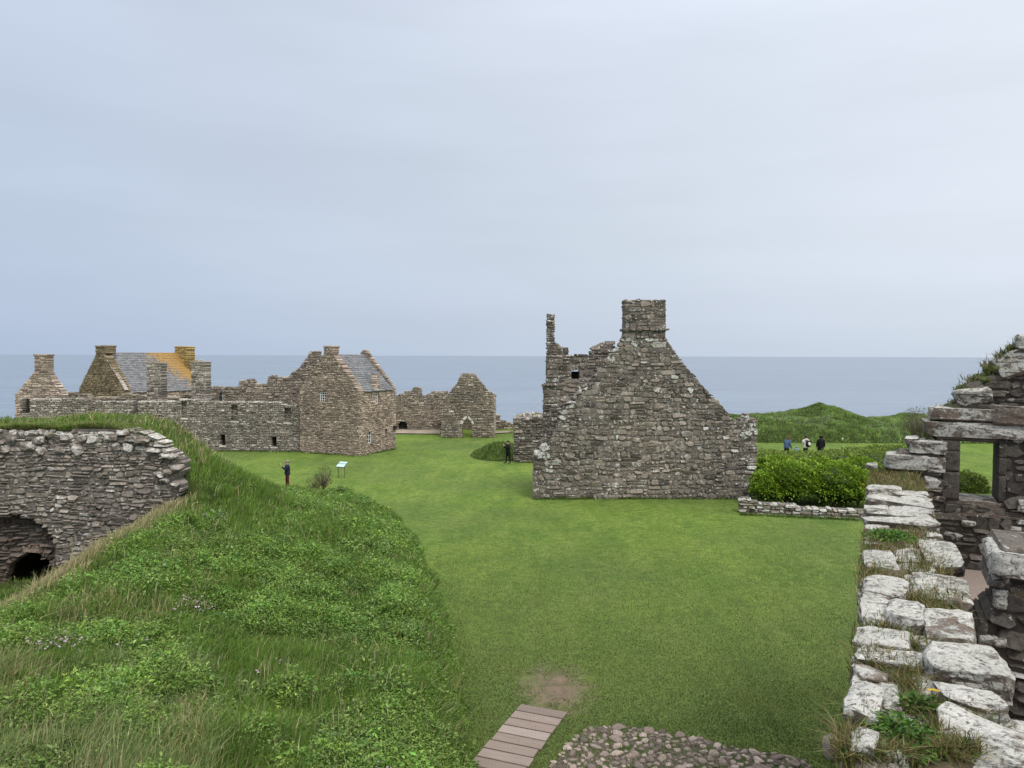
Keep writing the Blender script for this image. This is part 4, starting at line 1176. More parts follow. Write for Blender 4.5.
# crustose lichen prefers the open upper faces
face = g.math('MULTIPLY', sp.outputs[2], .17)
ln = g.math('ADD', g.math('ADD', g.math('MULTIPLY', md, .75), g.math('MULTIPLY', g.noise(P, 13, 5, .7, .6), .25)), g.math('ADD', face, g.math('MULTIPLY', g.math('SUBTRACT', c[2], .5), .28)))
ln = g.math('ADD', ln, g.math('MULTIPLY', g.math('SUBTRACT', g.noise(P, 1.9, 3), .5), .30))
lm = g.rmap(ln, .575, .62)
bed = g.noise(g.mapping(P, (1.2, 1.2, 7)), 2.2, 5, .65, .8)
ck = g.rmap(bed, .36, .43)
lm = g.math('MULTIPLY', lm, g.math('MULTIPLY', g.rmap(fn, .33, .45), ck))
lichen = g.mix(g.rmap(lg, .35, .65), (.36, .35, .305), (.50, .48, .43))
lichen = g.mulv(lichen, g.rmap(g.noise(P, 40, 4, .7), .3, .7, .72, 1.2))
colr = g.mix(lm, rockc, lichen)
gl = g.rmap(g.noise(P, 7.5, 5, .7), .54, .60)
colr = g.mix(g.math('MULTIPLY', gl, .7), colr, (.235, .235, .215))
bk = g.rmap(g.noise(P, 19, 5, .7), .66, .69)
colr = g.mix(g.math('MULTIPLY', bk, .85), colr, (.035, .032, .028))
ms = g.rmap(g.noise(P, 2.3, 6, .7), .60, .70)
colr = g.mix(g.math('MULTIPLY', ms, g.math('MULTIPLY', g.math('SUBTRACT', 1.0, lm), .7)), colr, (.10, .085, .03))
h = g.math('ADD', g.math('MULTIPLY', fn, .5), g.math('ADD', md, g.math('MULTIPLY', ck, .3)))
h = g.math('ADD', h, g.math('MULTIPLY', lm, .2))
g.bsdf(colr, .93, g.bump(h, .9, .035), .2)
M_LICH = g.mat
M_INNER = stone_mat('dark_masonry', (.060, .053, .045), (.108, .092, .074), (.46, .45, .41), .66, 3.2, 12, bump=.9, moss=.25, fleck=.66, gain=1.1)  # darker stone used on the window wall, pier and corner stump
M_INNER_MORTAR = plain_mat('dark_masonry_mortar', (.062, .053, .043), .95, .3, 8)
M_SOIL = plain_mat('wall_top_soil', (.085, .068, .036), .95, .35, 7)

_v = ray(881.5, 357); A = Vector((_v.x, _v.y, 0)).normalized(); B = Vector((A.y, -A.x, 0))
def L(a, b, z): return A * a + B * b + UP * z
ZT = 5.72
B0, B1 = -.17, .69
nw = thing('rubble_wall', L(9, .25, 0), 'thick lichen-whitened rubble wall running away along the right side, grass growing in its joints', 'stone wall')
mb = MB(); masonry(mb, L(0, B0 + .12, 0), A, -B, rect(3.1, 16.3, -.2, ZT - .04), (), B1 - B0 - .12, .5, .24, 201, .05, .03, .02, lambda u, v: .5, None, None, top_white=.3)
mb.build('wall_body', [M_RUIN, M_RUIN_MORTAR], nw)
# earth packed between the cap stones
mb = MB(); na, nb_ = 90, 7; vs = []
for i in range(na + 1):
    for j in range(nb_ + 1):
        a = 3.1 + 13.2 * i / na; b = B0 + .10 + (B1 - B0 - .11) * j / nb_
        ed = 0 if j in (0, nb_) else 1
        vs.append(L(a, b, ZT - .01 + ed * (.07 + .09 * mnoise.noise((a * 2.2, b * 3, 1)))))
mb.add(vs, [(i * (nb_ + 1) + j, (i + 1) * (nb_ + 1) + j, (i + 1) * (nb_ + 1) + j + 1, i * (nb_ + 1) + j + 1) for i in range(na) for j in range(nb_)])
mb.build('earth_infill', M_SOIL, nw, True)


def rotA(extra=0, tx=0, ty=0):
    M = Matrix((B, A, UP)).transposed()          # local x = across the wall, y = along it
    return M @ Matrix.Rotation(extra, 3, 'Z') @ Matrix.Rotation(tx, 3, 'X') @ Matrix.Rotation(ty, 3, 'Y')


def cap(a, b, wa, wb, hz, z0, seed, square=.72, amp=.16, rot=0, tx=0, ty=0, lic=.65, name='cap_stone', parent=None, sub=4, freq=2.2, det=4):
    m = MB(); rr = random.Random(seed)
    rock(m, L(a, b, z0 + hz * .45), (wb / 2 * 1.06, wa / 2 * 1.08, hz / 2 * 1.15), seed, (rr.uniform(.3, .8), rr.uniform(.1, .9), lic + rr.gauss(0, .14)), rotA(rot, tx, ty), .30, .075, det, 30, 3.6, .03)
    return m.build(name, M_LICH, parent or nw, False)


# near cap stones measured on the wall top: (x0, y0, x1, y1, height, tilt) in photo pixels
Zq = lambda zx, zy: (824 + zx / 2.865, 500 + zy / 2.865)
ST = [(112, 146, 202, 208, .16), (206, 142, 274, 184, .12), (284, 122, 388, 196, .17), (112, 228, 232, 292, .20), (224, 220, 276, 272, .16), (270, 212, 404, 298, .17), (106, 282, 190, 362, .17), (184, 288, 284, 366, .24), (284, 316, 424, 414, .22),
      (94, 372, 252, 438, .17), (246, 398, 362, 446, .14), (298, 414, 512, 526, .26), (94, 436, 294, 490, .15), (82, 486, 176, 528, .15), (70, 524, 164, 646, .2), (166, 528, 214, 620, .16),
      (252, 512, 306, 572, .12), (322, 540, 512, 612, .2), (80, 664, 152, 745, .18), (250, 575, 325, 620, .10), (205, 600, 240, 640, .08)]
placed = []
for i, (x0, y0, x1, y1, hz) in enumerate(ST):
    px, py = Zq((x0 + x1) / 2, (y0 + y1) / 2)
    hz *= .8; p = at(px, py, z=ZT + hz * .75); a, b = p.dot(A), p.dot(B)
    s_ = p.y / F
    wb = (x1 - x0) / 2.865 * s_ * 1.0
    wa = max(.16, (y1 - y0) / 2.865 * s_ * p.y / (8 - p.z) * 1.0 - hz * .3)
    b = max(b, B0 - .03 + wb / 2) if b > -.1 - wb else b
    placed.append((a, b, wa, wb))
    rr = random.Random(i)
    cap(a, b, wa, wb, hz, ZT + .02, 300 + i, .78 if hz < .22 else .62, .17, rr.uniform(-.08, .08), rr.uniform(-.05, .05), rr.uniform(-.06, .06), .68)
# hearting: smaller flat stones packed tight between and under the big ones
rr = random.Random(77); a = 3.15; k = 0
while a < 13.2:
    da = rr.uniform(.16, .30); b = B0 + rr.uniform(0, .04); r0 = []
    while b < B1 - .06:
        wb = min(rr.uniform(.14, .38), B1 - b + .02)
        if rr.random() < .78:
            k += 1; cap(a + da / 2 + rr.uniform(-.04, .04), b + wb / 2, da * 1.06, wb * 1.02, rr.uniform(.10, .17), ZT - .06 + rr.uniform(-.02, .03), 900 + k, rot=rr.uniform(-.15, .15), tx=rr.uniform(-.07, .07), ty=rr.uniform(-.07, .07), lic=rr.uniform(.35, .75), det=2)
        b += wb
    a += da
# farther courses of flat slabs laid across the wall
rr = random.Random(42); a = max(p[0] + p[2] / 2 for p in placed if p[1] < .6) + .05
a = 10.95
k = 0
while a < 13.4:
    da = rr.uniform(.26, .52); n_ = rr.choice([1, 2, 2, 3])
    if True:
        b = B0 - .02; ws = [rr.uniform(.6, 1.4) for _ in range(n_)]; tot = sum(ws)
        for w_ in ws:
            wb = w_ / tot * (B1 - B0 + .04); k += 1
            cap(a + da / 2 + rr.uniform(-.06, .06), b + wb / 2, da * rr.uniform(.88, 1.04), wb * .97, rr.uniform(.13, .22), ZT + rr.uniform(-.01, .05), 400 + k, .84, .15, rr.uniform(-.08, .08), rr.uniform(-.05, .05), rr.uniform(-.04, .04), .66, sub=3)
            b += wb
    a += da + rr.uniform(.0, .05)

# ---- window wall across the end
AW = 16.3; OW = L(AW, 0, 0)
ww = thing('ruined_wall', L(AW, 2.2, 4.1), 'dark masonry wall with a square window opening and turf on its sloping top, far right', 'ruined wall')
pw = lambda pts, d=0.0: plane_px(pts, OW + A * d, B)
outl = [(884, 640), (884, 474), (889, 471), (890, 458), (914, 456), (915, 443), (934, 441), (934, 432), (938, 424), (941, 414), (957, 402), (962, 390), (970, 383), (982, 378), (994, 369), (1004, 357), (1014, 348), (1026, 336), (1060, 316), (1100, 300), (1120, 320), (1150, 345), (1185, 372), (1200, 420), (1230, 640)]
h1 = pw([(944.5, 439), (1003, 440.5), (1003, 502), (944.5, 500)])
h2 = pw([(957.8, 436), (997, 437), (997, 498.5), (957.8, 498.5)], .42)
mb = MB(); masonry(mb, OW, B, -A, pw(outl), (h1,), .42, .34, .17, 211, .035, .02, .04, lambda u, v: .28 + .14 * (v > 6.6), None, lambda u, v: .5, top_white=.4, white=.09, core=.004)
wf = mb.build('wall_face', [M_INNER, M_INNER_MORTAR], ww)
outl2 = [(x + (2 if x < 940 else 0), y + 2) for x, y in outl]
mb = MB(); masonry(mb, OW + A * .43, B, -A, pw(outl2, .43), (h2,), .42, .4, .2, 213, .02, .025, .0, lambda u, v: .2, None, lambda u, v: .38, top_white=.4, white=.02)
mb.build('outer_skin', [M_INNER, M_INNER_MORTAR], ww)


def face_stone(x, y, wp, hp, dep=.45, sq=.8, amp=.15, lic=.75, seed=0, tilt=0, name='face_stone', out=.13, ):
    """a big lichened stone seated in the window wall (size in photo pixels)"""
    p = on_plane(x, y, OW, A); s_ = p.y / F
    m = MB(); rr = random.Random(seed)
    rock(m, p + A * (dep / 2 - out), (wp * s_ / 2 * 1.05, dep / 2, hp * s_ / 2 * 1.10), 500 + seed, (rr.uniform(.4, .8), rr.uniform(.2, .9), lic + .26), rotA(0, 0, tilt), .2 if sq > .79 else .38, .045, 4, 70 if sq > .79 else 40, 3.0, .04)
    return m.build(name, M_LICH, ww, False)


face_stone(985, 430.5, 106, 16, .95, .93, .08, .62, 1, 0, 'lintel', .12)
face_stone(966, 414, 62, 13, .7, .85, .12, .66, 2, 0)
face_stone(1016, 415, 44, 19, .5, .85, .1, .30, 3)
face_stone(974, 396, 36, 17, .6, .6, .2, .72, 4, -.2)
face_stone(1014, 365, 34, 26, .7, .6, .2, .75, 5, -.5, 'cope_stone')
face_stone(1027, 342, 18, 16, .6, .6, .2, .6, 6, 0, 'cope_stone')
face_stone(929, 447, 34, 13, .6, .82, .12, .7, 7); face_stone(907, 462, 40, 15, .6, .82, .12, .72, 8); face_stone(936, 465, 17, 15, .5, .8, .12, .66, 9)
face_stone(934, 484, 20, 17, .6, .75, .15, .72, 10); face_stone(912, 441, 13, 8, .5, .6, .2, .6, 11); face_stone(872, 466, 11, 6, .3, .5, .2, .6, 12)
face_stone(1013, 528, 14, 4, .2, .8, .1, .8, 13, 0, 'face_stone', .05); face_stone(1017, 535, 14, 8, .2, .6, .1, .75, 14); face_stone(968, 523, 13, 6, .2, .6, .15, .7, 15); face_stone(1022, 505, 9, 13, .2, .7, .1, .7, 16)
# dressed jambs of the opening, splayed towards the room
zl0, zl1 = h1[3][1] + .02, h1[0][1] - .02
for (u0, u1) in ((h1[0][0] - .03, h2[0][0] + .01), (h2[1][0] - .01, h1[1][0] + .06)):
    zz = zl0; rj = random.Random(int(abs(u0) * 100)); k = 0
    while zz < zl1 - .05:
        hh = min(rj.uniform(.3, .55), zl1 - zz); m = MB()
        lump(m, OW + B * ((u0 + u1) / 2) + A * .41 + UP * (zz + hh / 2), ((u1 - u0) / 2, .44, hh / 2 - .004), 40 + k, .05, 3, (.22, .4, .2), 3, .96, rotA())
        m.build('window_jamb', M_INNER, ww, True); zz += hh; k += 1
# sill slabs
for (x, y, wp, hp, d_, nm, ly) in ((974, 505, 62, 8, .9, 'window_sill', .12), (986, 514, 76, 7, .6, 'window_sill', .2)): face_stone(x, y, wp, hp, d_, .93, .08, ly, x, 0, nm, .03)

# ---- ground inside the roofless room
mb = MB(); ZF = 4.1
O_ = L(1.5, B1 + .01, -.5)
mb.box(O_, A * (AW - 1.52), B * 7, UP * (ZF + .5))
tag(mb.build('gravel_floor', plain_mat('pinkish_grit', (.235, .185, .155), .95, .14, 25)), kind='structure')

# ---- pier of the room's front wall
AP = 8.5; OP = L(AP, 0, 0)
pr = thing('ruined_pier', L(AP, 1.8, ZF), 'dark broken masonry pier with one white-topped block, cut by the right edge', 'stone pier')
q = plane_px([(964, 800), (968, 690), (972, 640), (976, 632), (983, 630), (990, 616), (1001, 612), (998, 596), (992, 588), (990, 566), (994, 556), (1100, 556), (1100, 800)], OP, B)
mb = MB(); masonry(mb, OP, B, -A, q, (), .8, .32, .16, 221, .04, .02, .04, lambda u, v: .3, None, lambda u, v: .42, top_white=.25, white=.08, core=.004)
pf = mb.build('pier_face', [M_INNER, M_INNER_MORTAR], pr)


def pier_stone(x, y, wp, hp, dep, seed, sq=.8, lic=.7, out=.05, amp=.15):
    p = on_plane(x, y, OP, A); s_ = p.y / F; m = MB()
    rock(m, p + A * (dep / 2 - out), (wp * s_ / 2 * 1.04, dep / 2, hp * s_ / 2 * 1.1), 600 + seed, (.6, .5, lic + .25), rotA(0, 0, 0), .3, .06, 4, 40); return m.build('face_stone', M_LICH, pr, True)


pier_stone(1026, 566, 66, 30, .8, 1, .82, .78, .12); pier_stone(1000, 574, 18, 22, .3, 2, .6, .7); pier_stone(1001, 600, 12, 22, .25, 3, .7, .45)
pier_stone(985, 640, 16, 12, .4, 4, .6, .72, .1); pier_stone(998, 640, 14, 10, .35, 5, .6, .75, .1); pier_stone(1030, 596, 40, 16, .8, 6, .8, .05)

# ---- big blocks of the cross wall at the near corner
cb = thing('broken_wall', L(4.3, 1.0, ZT), 'stump of grey lichen-spotted blocks at the bottom right corner, nearest the viewer', 'ruined wall')
mb = MB(); masonry(mb, L(3.4, B1 + .01, 0), B, -A, rect(0, 2.6, ZF - .1, ZT + .02), (), -1.0, .4, .2, 231, .04, .025, .02, lambda u, v: .4); mb.build('wall_body', [M_INNER, M_INNER_MORTAR], cb)


def block(x, y, wp, hp, Y, dep, seed, sq=.85, lic=.55, amp=.12, rot=0, tx=0):
    p = at(x, y, Y=Y); s_ = Y / F; m = MB(); rr = random.Random(seed)
    rock(m, p, (wp * s_ / 2 * 1.05, dep / 2, hp * s_ / 2 * 1.08), 700 + seed, (rr.uniform(.5, .8), rr.uniform(.3, .8), lic), Matrix.Rotation(rot, 3, 'Z') @ Matrix.Rotation(tx, 3, 'X'), .4, .06, 5, 34, 3.6, .03)
    return m.build('block', M_LICH, cb, False)


block(982, 790, 118, 128, 4.35, .62, 1, .82, .52, .14, -.42, .10); block(1050, 800, 86, 108, 4.25, .75, 2, .88, .45, .10, -.42)
block(962, 712, 44, 26, 4.9, .35, 3, .7, .62, .16, -.3); block(1024, 748, 60, 26, 4.6, .6, 4, .85, .72, .1, -.42)

# ---- grasses and plants on the wall (uncountable dry grass; the leafy plants are things)
pts = []
JO = [(145, 215, 60, 25), (310, 195, 70, 25), (285, 300, 60, 30), (200, 385, 60, 16), (150, 480, 60, 30), (245, 545, 40, 60), (345, 525, 60, 20), (285, 625, 70, 25), (200, 755, 110, 20), (120, 640, 40, 20), (175, 260, 60, 20), (255, 110, 60, 20), (150, 120, 50, 18), (300, 150, 60, 16), (230, 10, 120, 18), (260, 440, 70, 14), (360, 300, 60, 14), (90, 740, 50, 30), (60, 720, 40, 40), (365, 745, 60, 22), (330, 690, 30, 30), (420, 740, 40, 20)]
for (x, y, sx, sy) in JO:
    for _ in range(int(110 + sx * sy * .22)):
        px, py = Zq(x + random.gauss(0, sx * .5), y + random.gauss(0, sy * .5))
        p = at(px, py, z=ZT + .05)
        a, b = p.dot(A), p.dot(B)
        if 3 < a < 16.4 and B0 - .02 < b < B1 + (.5 if a < 4.7 else .03): pts.append(p)
for _ in range(11000):
    a = random.uniform(3.2, 16.2); b = random.uniform(B0, B1)
    if vnoise(np.array([a]), np.array([b]), 2.1, 61)[0] > .54 or a > 13.0 + 1.0 * random.random(): pts.append(L(a, b, ZT + .05))
Pn = np.array([tuple(p) for p in pts]); n = len(Pn)
cols = jitcol((.20, .155, .065), n, .3, .1); gr = rng.random(n) < .42; cols[gr] = jitcol((.085, .12, .025), gr.sum(), .25, .1)
tag(blades('wall_grass', Pn, rng.uniform(.05, .17, n), rng.uniform(.006, .012, n), cols, M_BLADE, .9), kind='stuff')
# turf on the sloping top of the window wall
pts = []
for (x, y, sx, sy, k) in ((977, 382, 12, 7, 500), (992, 370, 10, 8, 500), (1003, 358, 8, 7, 420), (1012, 349, 6, 5, 260), (962, 390, 7, 5, 220), (1000, 384, 9, 5, 200), (943, 412, 8, 5, 260), (935, 425, 5, 9, 420), (930, 434, 6, 5, 260), (955, 403, 6, 3, 120), (890, 472, 12, 5, 500), (915, 480, 18, 6, 600), (1020, 340, 4, 3, 90)):
    for _ in range(k):
        p = on_plane(x + random.gauss(0, sx * .5), y + random.gauss(0, sy * .5), OW + A * random.uniform(-.02, .7), A); pts.append(p - UP * .06)
Pn = np.array([tuple(p) for p in pts]); n = len(Pn)
cols = jitcol((.075, .105, .022), n, .35, .12); dr = rng.random(n) < .45; cols[dr] = jitcol((.19, .145, .06), dr.sum(), .3, .1)
tag(blades('wall_turf', Pn, rng.uniform(.06, .17, n), rng.uniform(.012, .024, n), cols, M_BLADE, 1.0), kind='stuff')

M_MOSS = plain_mat('moss_cushion', (.07, .085, .022), .95, .45, 14)
for i, (x, y, wp, hp) in enumerate(((972, 386, 26, 9), (986, 377, 24, 11), (998, 366, 20, 12), (1008, 355, 16, 11), (1018, 345, 14, 9), (954, 404, 16, 6), (942, 413, 14, 6), (934, 428, 9, 16))):
    p = on_plane(x, y + 3, OW, A); s_ = p.y / F; m = MB()
    lump(m, p + A * .35, (wp * s_ / 2, .42, hp * s_ / 2), 800 + i, .35, 4, (.5, .5, .5), 3, 0, rotA()); m.build('turf', M_MOSS, ww, True)


def leafy(name, c, rx, ry, h, n, size, base, label, cat, group=None):
    t = thing(name, c, label, cat, group)
    u = rng.normal(0, .5, (n, 2)); u = u[np.hypot(u[:, 0], u[:, 1]) < 1.1]; n = len(u)
    hh = h * (1 - .55 * (u ** 2).sum(1)) * rng.uniform(.4, 1.05, n)
    PP = np.stack([c.x + u[:, 0] * rx, c.y + u[:, 1] * ry, c.z + np.maximum(hh, .01)], 1)
    DD = np.stack([u[:, 0] + rng.normal(0, .5, n), u[:, 1] + rng.normal(0, .5, n), rng.normal(.25, .35, n)], 1)
    leaves('foliage', PP, DD, rng.uniform(.6, 1.3, n) * size, jitcol(base, n, .28, .14), M_LEAF, .5, t)
    for k in range(7):
        m = MB(); q = c + Vector((random.uniform(-.5, .5) * rx, random.uniform(-.5, .5) * ry, h * .6)); m.tube([c - UP * .03, (c + q) / 2 + UP * .02, q], [.006, .004, .002], 5, (.06, .08, .02)); m.build('stem', M_LEAF, t)
    return t


GP = 'green plants rooted in the wall top'
leafy('wall_plant', at(*Zq(190, 118), z=ZT + .08), .27, .30, .12, 480, .045, (.085, .18, .022), 'small bright fern clump halfway along the lichened wall top', 'plant', GP)
leafy('wall_plant', at(*Zq(228, 700), z=ZT + .06),   .20, .24, .13, 520, .04, (.075, .16, .022), 'leafy green clump on the nearest end of the lichened wall top', 'plant', GP)
leafy('wall_plant', at(*Zq(275, 612), z=ZT + .08), .13, .12, .11, 180, .045, (.075, .14, .022), 'sparse little green plant beside the big near block on the wall top', 'plant', GP)
# yellow flowers
PPs = []
for (x, y, zz, k, s_) in ((874, 487, ZT + .10, 16, .10), (941, 694, ZT + .14, 6, .04)):
    c = at(x, y, z=zz)
    for i in range(k): PPs += [(c.x + rng.normal(0, s_), c.y + rng.normal(0, s_), c.z + rng.uniform(-.02, .03))]
PPs = np.repeat(np.array(PPs), 6, 0); n = len(PPs); a_ = rng.uniform(0, 6.28, n)
tag(leaves('yellow_flowers', PPs, np.stack([np.cos(a_), np.sin(a_), np.full(n, .25)], 1), np.full(n, .02), jitcol((.60, .42, .02), n, .1, .05), M_LEAF, .8), kind='stuff')

# ================================================================== boardwalk, cobbles, boulder
cz = .05
f0, f1, n0, n1 = at(520.8, 703.4, z=cz), at(566.3, 711.6, z=cz), at(464.6, 768, z=cz), at(528, 768, z=cz)
bw = thing('boardwalk', (f0 + f1) / 2 - UP * cz, 'grey-brown plank boardwalk ending on the lawn at the bottom of the view', 'boardwalk')
g = G('weathered_board'); P = g.obj(); _, c = g.attr()
X_ = (f1 - f0).normalized(); D0 = ((n0 + n1) / 2 - (f0 + f1) / 2); D_ = (D0 - X_ * D0.dot(X_)).normalized()
gm = g.mapping(P, (1, 1, 1), (0, 0, -math.atan2(X_.y, X_.x)))
gr = g.noise(g.mapping(gm, (1.2, 26, 26)), 1.5, 4, .6)
g.bsdf(g.mulv(g.mix(c[1], (.215, .165, .135), (.27, .22, .185)), g.math('MULTIPLY', g.rmap(gr, .3, .7, .82, 1.16), g.rmap(c[0], 0, 1, .82, 1.16))), .85, g.bump(g.math('ADD', gr, g.n('ShaderNodeTexWave').outputs[1]), .3, .006), .2)
M_BOARD = g.mat
wdt = (f1 - f0).length; shear = (D0 - D_ * D0.dot(D_)) / D0.dot(D_)
pitch = D0.length / 7.75
dirn = (D_ + shear).normalized()
rnd = random.Random(2)
for i in range(14):
    o_ = f0 + dirn * (pitch * i + .012) - UP * .04 + X_ * rnd.uniform(-.012, .012)
    m = MB(); e = .006; w_ = pitch - .045; W = wdt + rnd.uniform(-.015, .015)
    Yd = dirn; tz = UP * .04
    p = [o_, o_ + X_ * W, o_ + X_ * W + Yd * w_, o_ + Yd * w_]
    inn = [o_ + X_ * e + Yd * e, o_ + X_ * (W - e) + Yd * e, o_ + X_ * (W - e) + Yd * (w_ - e), o_ + X_ * e + Yd * (w_ - e)]
    vs = p + [q_ + UP * .034 for q_ in p] + [q_ + UP * .04 for q_ in inn]
    fs = [(3, 2, 1, 0), (8, 9, 10, 11)] + [(k, (k + 1) % 4, 4 + (k + 1) % 4, 4 + k) for k in range(4)] + [(4 + k, 4 + (k + 1) % 4, 8 + (k + 1) % 4, 8 + k) for k in range(4)]
    if X_.cross(Yd).z < 0: fs = [f_[::-1] for f_ in fs]
    m.add(vs, fs, (rnd.random(), rnd.random(), 0)); m.build('plank', M_BOARD, bw)
for s_ in (.12, .88):
    m = MB(); m.box(f0 + X_ * (wdt * s_ - .03) - UP * .12 + dirn * .02, X_ * .06, dirn * (pitch * 14 - .06), UP * .078, (.2, .3, 0)); m.build('bearer', M_BOARD, bw)

cob = [(552, 764), (566, 744), (588, 726), (612, 722), (640, 725), (668, 729), (700, 735), (726, 742), (752, 748), (778, 750), (806, 756), (812, 775), (806, 830), (530, 830), (540, 790)]
poly = [at(x, y + 4, z=0) for x, y in cob]; pl2 = [(p.x, p.y) for p in poly]
g = G('trodden_earth'); P = g.obj(); n = g.noise(P, 9, 6, .7)
g.bsdf(g.mix(g.rmap(g.noise(P, 2.5, 4), .45, .6), g.mulv((.125, .10, .082), g.rmap(n, .3, .7, .65, 1.3)), (.055, .075, .02)), .95, g.bump(n, .8, .03), .1)
M_EARTH = g.mat
mb = MB(); cc = sum(poly, Vector()) / len(poly); vs = [(cc.x, cc.y, .006)]; fine_poly = []
for i in range(len(poly)):
    for k in range(5):
        p = poly[i].lerp(poly[(i + 1) % len(poly)], k / 5); p = p + (p - cc).normalized() * (.12 * mnoise.noise((p.x * 3, p.y * 3, 0)) + .03); vs.append((p.x, p.y, .006))
n_ = len(vs) - 1
mb.add(vs, [(0, 1 + i, 1 + (i + 1) % n_) for i in range(n_)]); tag(mb.build('earth_patch', M_EARTH), kind='structure')
M_COB = stone_mat('beach_cobble', (.125, .098, .080), (.225, .182, .152), (.40, .38, .34), .70, 5, 18, bump=.35, fleck=.72, gain=1.25)
mb = MB(); rnd = random.Random(31); put = []
x0, x1 = min(p[0] for p in pl2), max(p[0] for p in pl2); y0, y1 = min(p[1] for p in pl2), max(p[1] for p in pl2)
for _ in range(16000):
    x, y = rnd.uniform(x0, x1), rnd.uniform(max(y0, 13.2), y1); r = min(.17, max(.045, rnd.lognormvariate(-2.28, .34)))
    sp_ = spans(pl2, y)
    if not any(a - .05 < x < b + .05 for a, b in sp_): continue
    if any((x - a) ** 2 + (y - b) ** 2 < ((r + c_) * .80) ** 2 for a, b, c_ in put): continue
    put.append((x, y, r))
for i, (x, y, r) in enumerate(put):
    rock(mb, (x, y, .004 - r * .06), (r * rnd.uniform(.85, 1.3), r * rnd.uniform(.65, 1.0), r * rnd.uniform(.40, .58)), i, (rnd.random(), rnd.random(), rnd.uniform(.15, .6)), Matrix.Rotation(rnd.uniform(0, 3.1), 3, 'Z') @ Matrix.Rotation(rnd.uniform(-.25, .25), 3, 'X'), .72, .07, 2, 22, 1, .2)
tag(mb.build('cobbled_path', M_COB, None, True), kind='structure')
# tufts among the cobbles
k = 3000; X = rng.uniform(x0 - .3, x1 + .3, k); Y = rng.uniform(13.4, y1 + .3, k); ok = (vnoise(X, Y, 1.7, 71) > .75) | (np.array([not any(a + .15 < x < b - .15 for a, b in spans(pl2, y)) for x, y in zip(X, Y)]))
X, Y = X[ok], Y[ok]; n = len(X)
tag(blades('path_grass', np.stack([X, Y, np.zeros(n)], 1), rng.uniform(.03, .09, n), rng.uniform(.008, .016, n), jitcol((.065, .115, .02), n, .3, .1), M_BLADE, .7), kind='stuff')
pb = at(836, 756, z=.0)
mb = MB(); lump(mb, pb + UP * .14, (.24, .2, .26), 91, .22, 2, (.75, .6, .35), 4, .35); b_ = mb.build('boulder', M_COB, None, True)
tag(b_, 'smooth upright beige boulder at the foot of the lichened wall beside the cobbles', 'boulder')

# ================================================================== low wall and shrubs beside the gabled ruin
q0, q1 = at(740, 513, z=0), at(866, 518.5, z=0); U = (q1 - q0).normalized(); Nn = Vector((U.y, -U.x, 0))
lw = thing('garden_wall', (q0 + q1) / 2, 'knee-high mossy rubble wall in front of the bright green shrubs', 'low wall')
q = plane_px([(740, 520), (739, 500), (745, 497.5), (752, 500), (760, 503), (800, 506.5), (830, 508), (866, 510), (866, 524)], q0, U)
mb = MB(); masonry(mb, q0, U, Nn, q, (), .5, .34, .13, 241, .06, .03, .06, lambda u, v: .5, None, lambda u, v: .55, top_white=.45, white=.25, split=.1)
M_LOWW = stone_mat('mossy_rubble', (.15, .125, .10), (.25, .215, .17), (.50, .49, .44), .60, 2.4, 9, bump=.9, moss=.6)
mb.build('wall_face', [M_LOWW, M_VAULT_MORTAR], lw)
t_ = on_plane(744, 500, q0, Nn)

M_SHRUB = leaf_mat('shrub_leaf', .25, .45)


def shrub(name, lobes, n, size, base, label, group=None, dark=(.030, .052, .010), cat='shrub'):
    """lobes: (centre, radii); leaf clumps over and inside an uneven body, twigs within"""
    c0 = lobes[0][0]; t = thing(name, (c0.x, c0.y, lawn_z(c0.x, c0.y).item() if hasattr(lawn_z(c0.x, c0.y), 'item') else 0), label, cat, group)
    for i, (c, r) in enumerate(lobes):
        mb = MB()
        for k in range(5):
            w_ = random.uniform(0, 6.28); e = c + Vector((math.cos(w_) * r[0] * .6, math.sin(w_) * r[1] * .6, r[2] * .55))
            mb.tube([Vector((c.x, c.y, -.05)), Vector((c.x, c.y, -.05)).lerp(e, .5) + UP * .1, e], [.03, .02, .008], 5, (.10, .075, .05))
        mb.build('stem', leaf_mat('bark', 0, .9) if 'bark' not in bpy.data.materials else bpy.data.materials['bark'], t)
    for i, (c, r) in enumerate(lobes): mb = MB(); lump(mb, c, [q_ * .68 for q_ in r], 50 + i, .25, 1.2, dark, 3); mb.build('shade_core', M_SHRUB, t, True)  # dark solid core stands in for shade between the leaves
    Ps, Ds, Cs = [], [], []
    vol = [r[0] * r[1] + r[1] * r[2] + r[0] * r[2] for _, r in lobes]
    for (c, r), v_ in zip(lobes, vol):
        m = int(n * v_ / sum(vol))
        d = rng.normal(0, 1, (m, 3)); d[:, 2] = np.abs(d[:, 2]) * 1.1 - .35; d /= np.linalg.norm(d, axis=1, keepdims=True)
        bumpy = vnoise(d[:, 0] * 4 + d[:, 2] * 3, d[:, 1] * 4 - d[:, 2] * 2, 1.0, int(abs(c.x * 7)) % 50)
        b2 = vnoise(d[:, 0] * 9 + d[:, 2] * 7, d[:, 1] * 9 - d[:, 2] * 5, 1.0, 7)
        rad = (.70 + .30 * bumpy + .20 * b2) * (1 - np.abs(rng.normal(0, .06, m)))
        Ps.append(np.array(c) + d * rad[:, None] * np.array(r)); Ds.append(d + rng.normal(0, .55, (m, 3)) + np.array([0, 0, .35]))
        Cs.append(jitcol(base, m, .22, .10) * (.62 + .65 * bumpy * .6 + .4 * b2)[:, None])  # leaves in hollows coloured darker, imitating shade between the bumps
    Ps, Ds, Cs = map(np.concatenate, (Ps, Ds, Cs)); ok = Ps[:, 2] > .03
    leaves('foliage', Ps[ok], Ds[ok], rng.uniform(.6, 1.35, ok.sum()) * size, Cs[ok], M_SHRUB, .6, t)
    return t


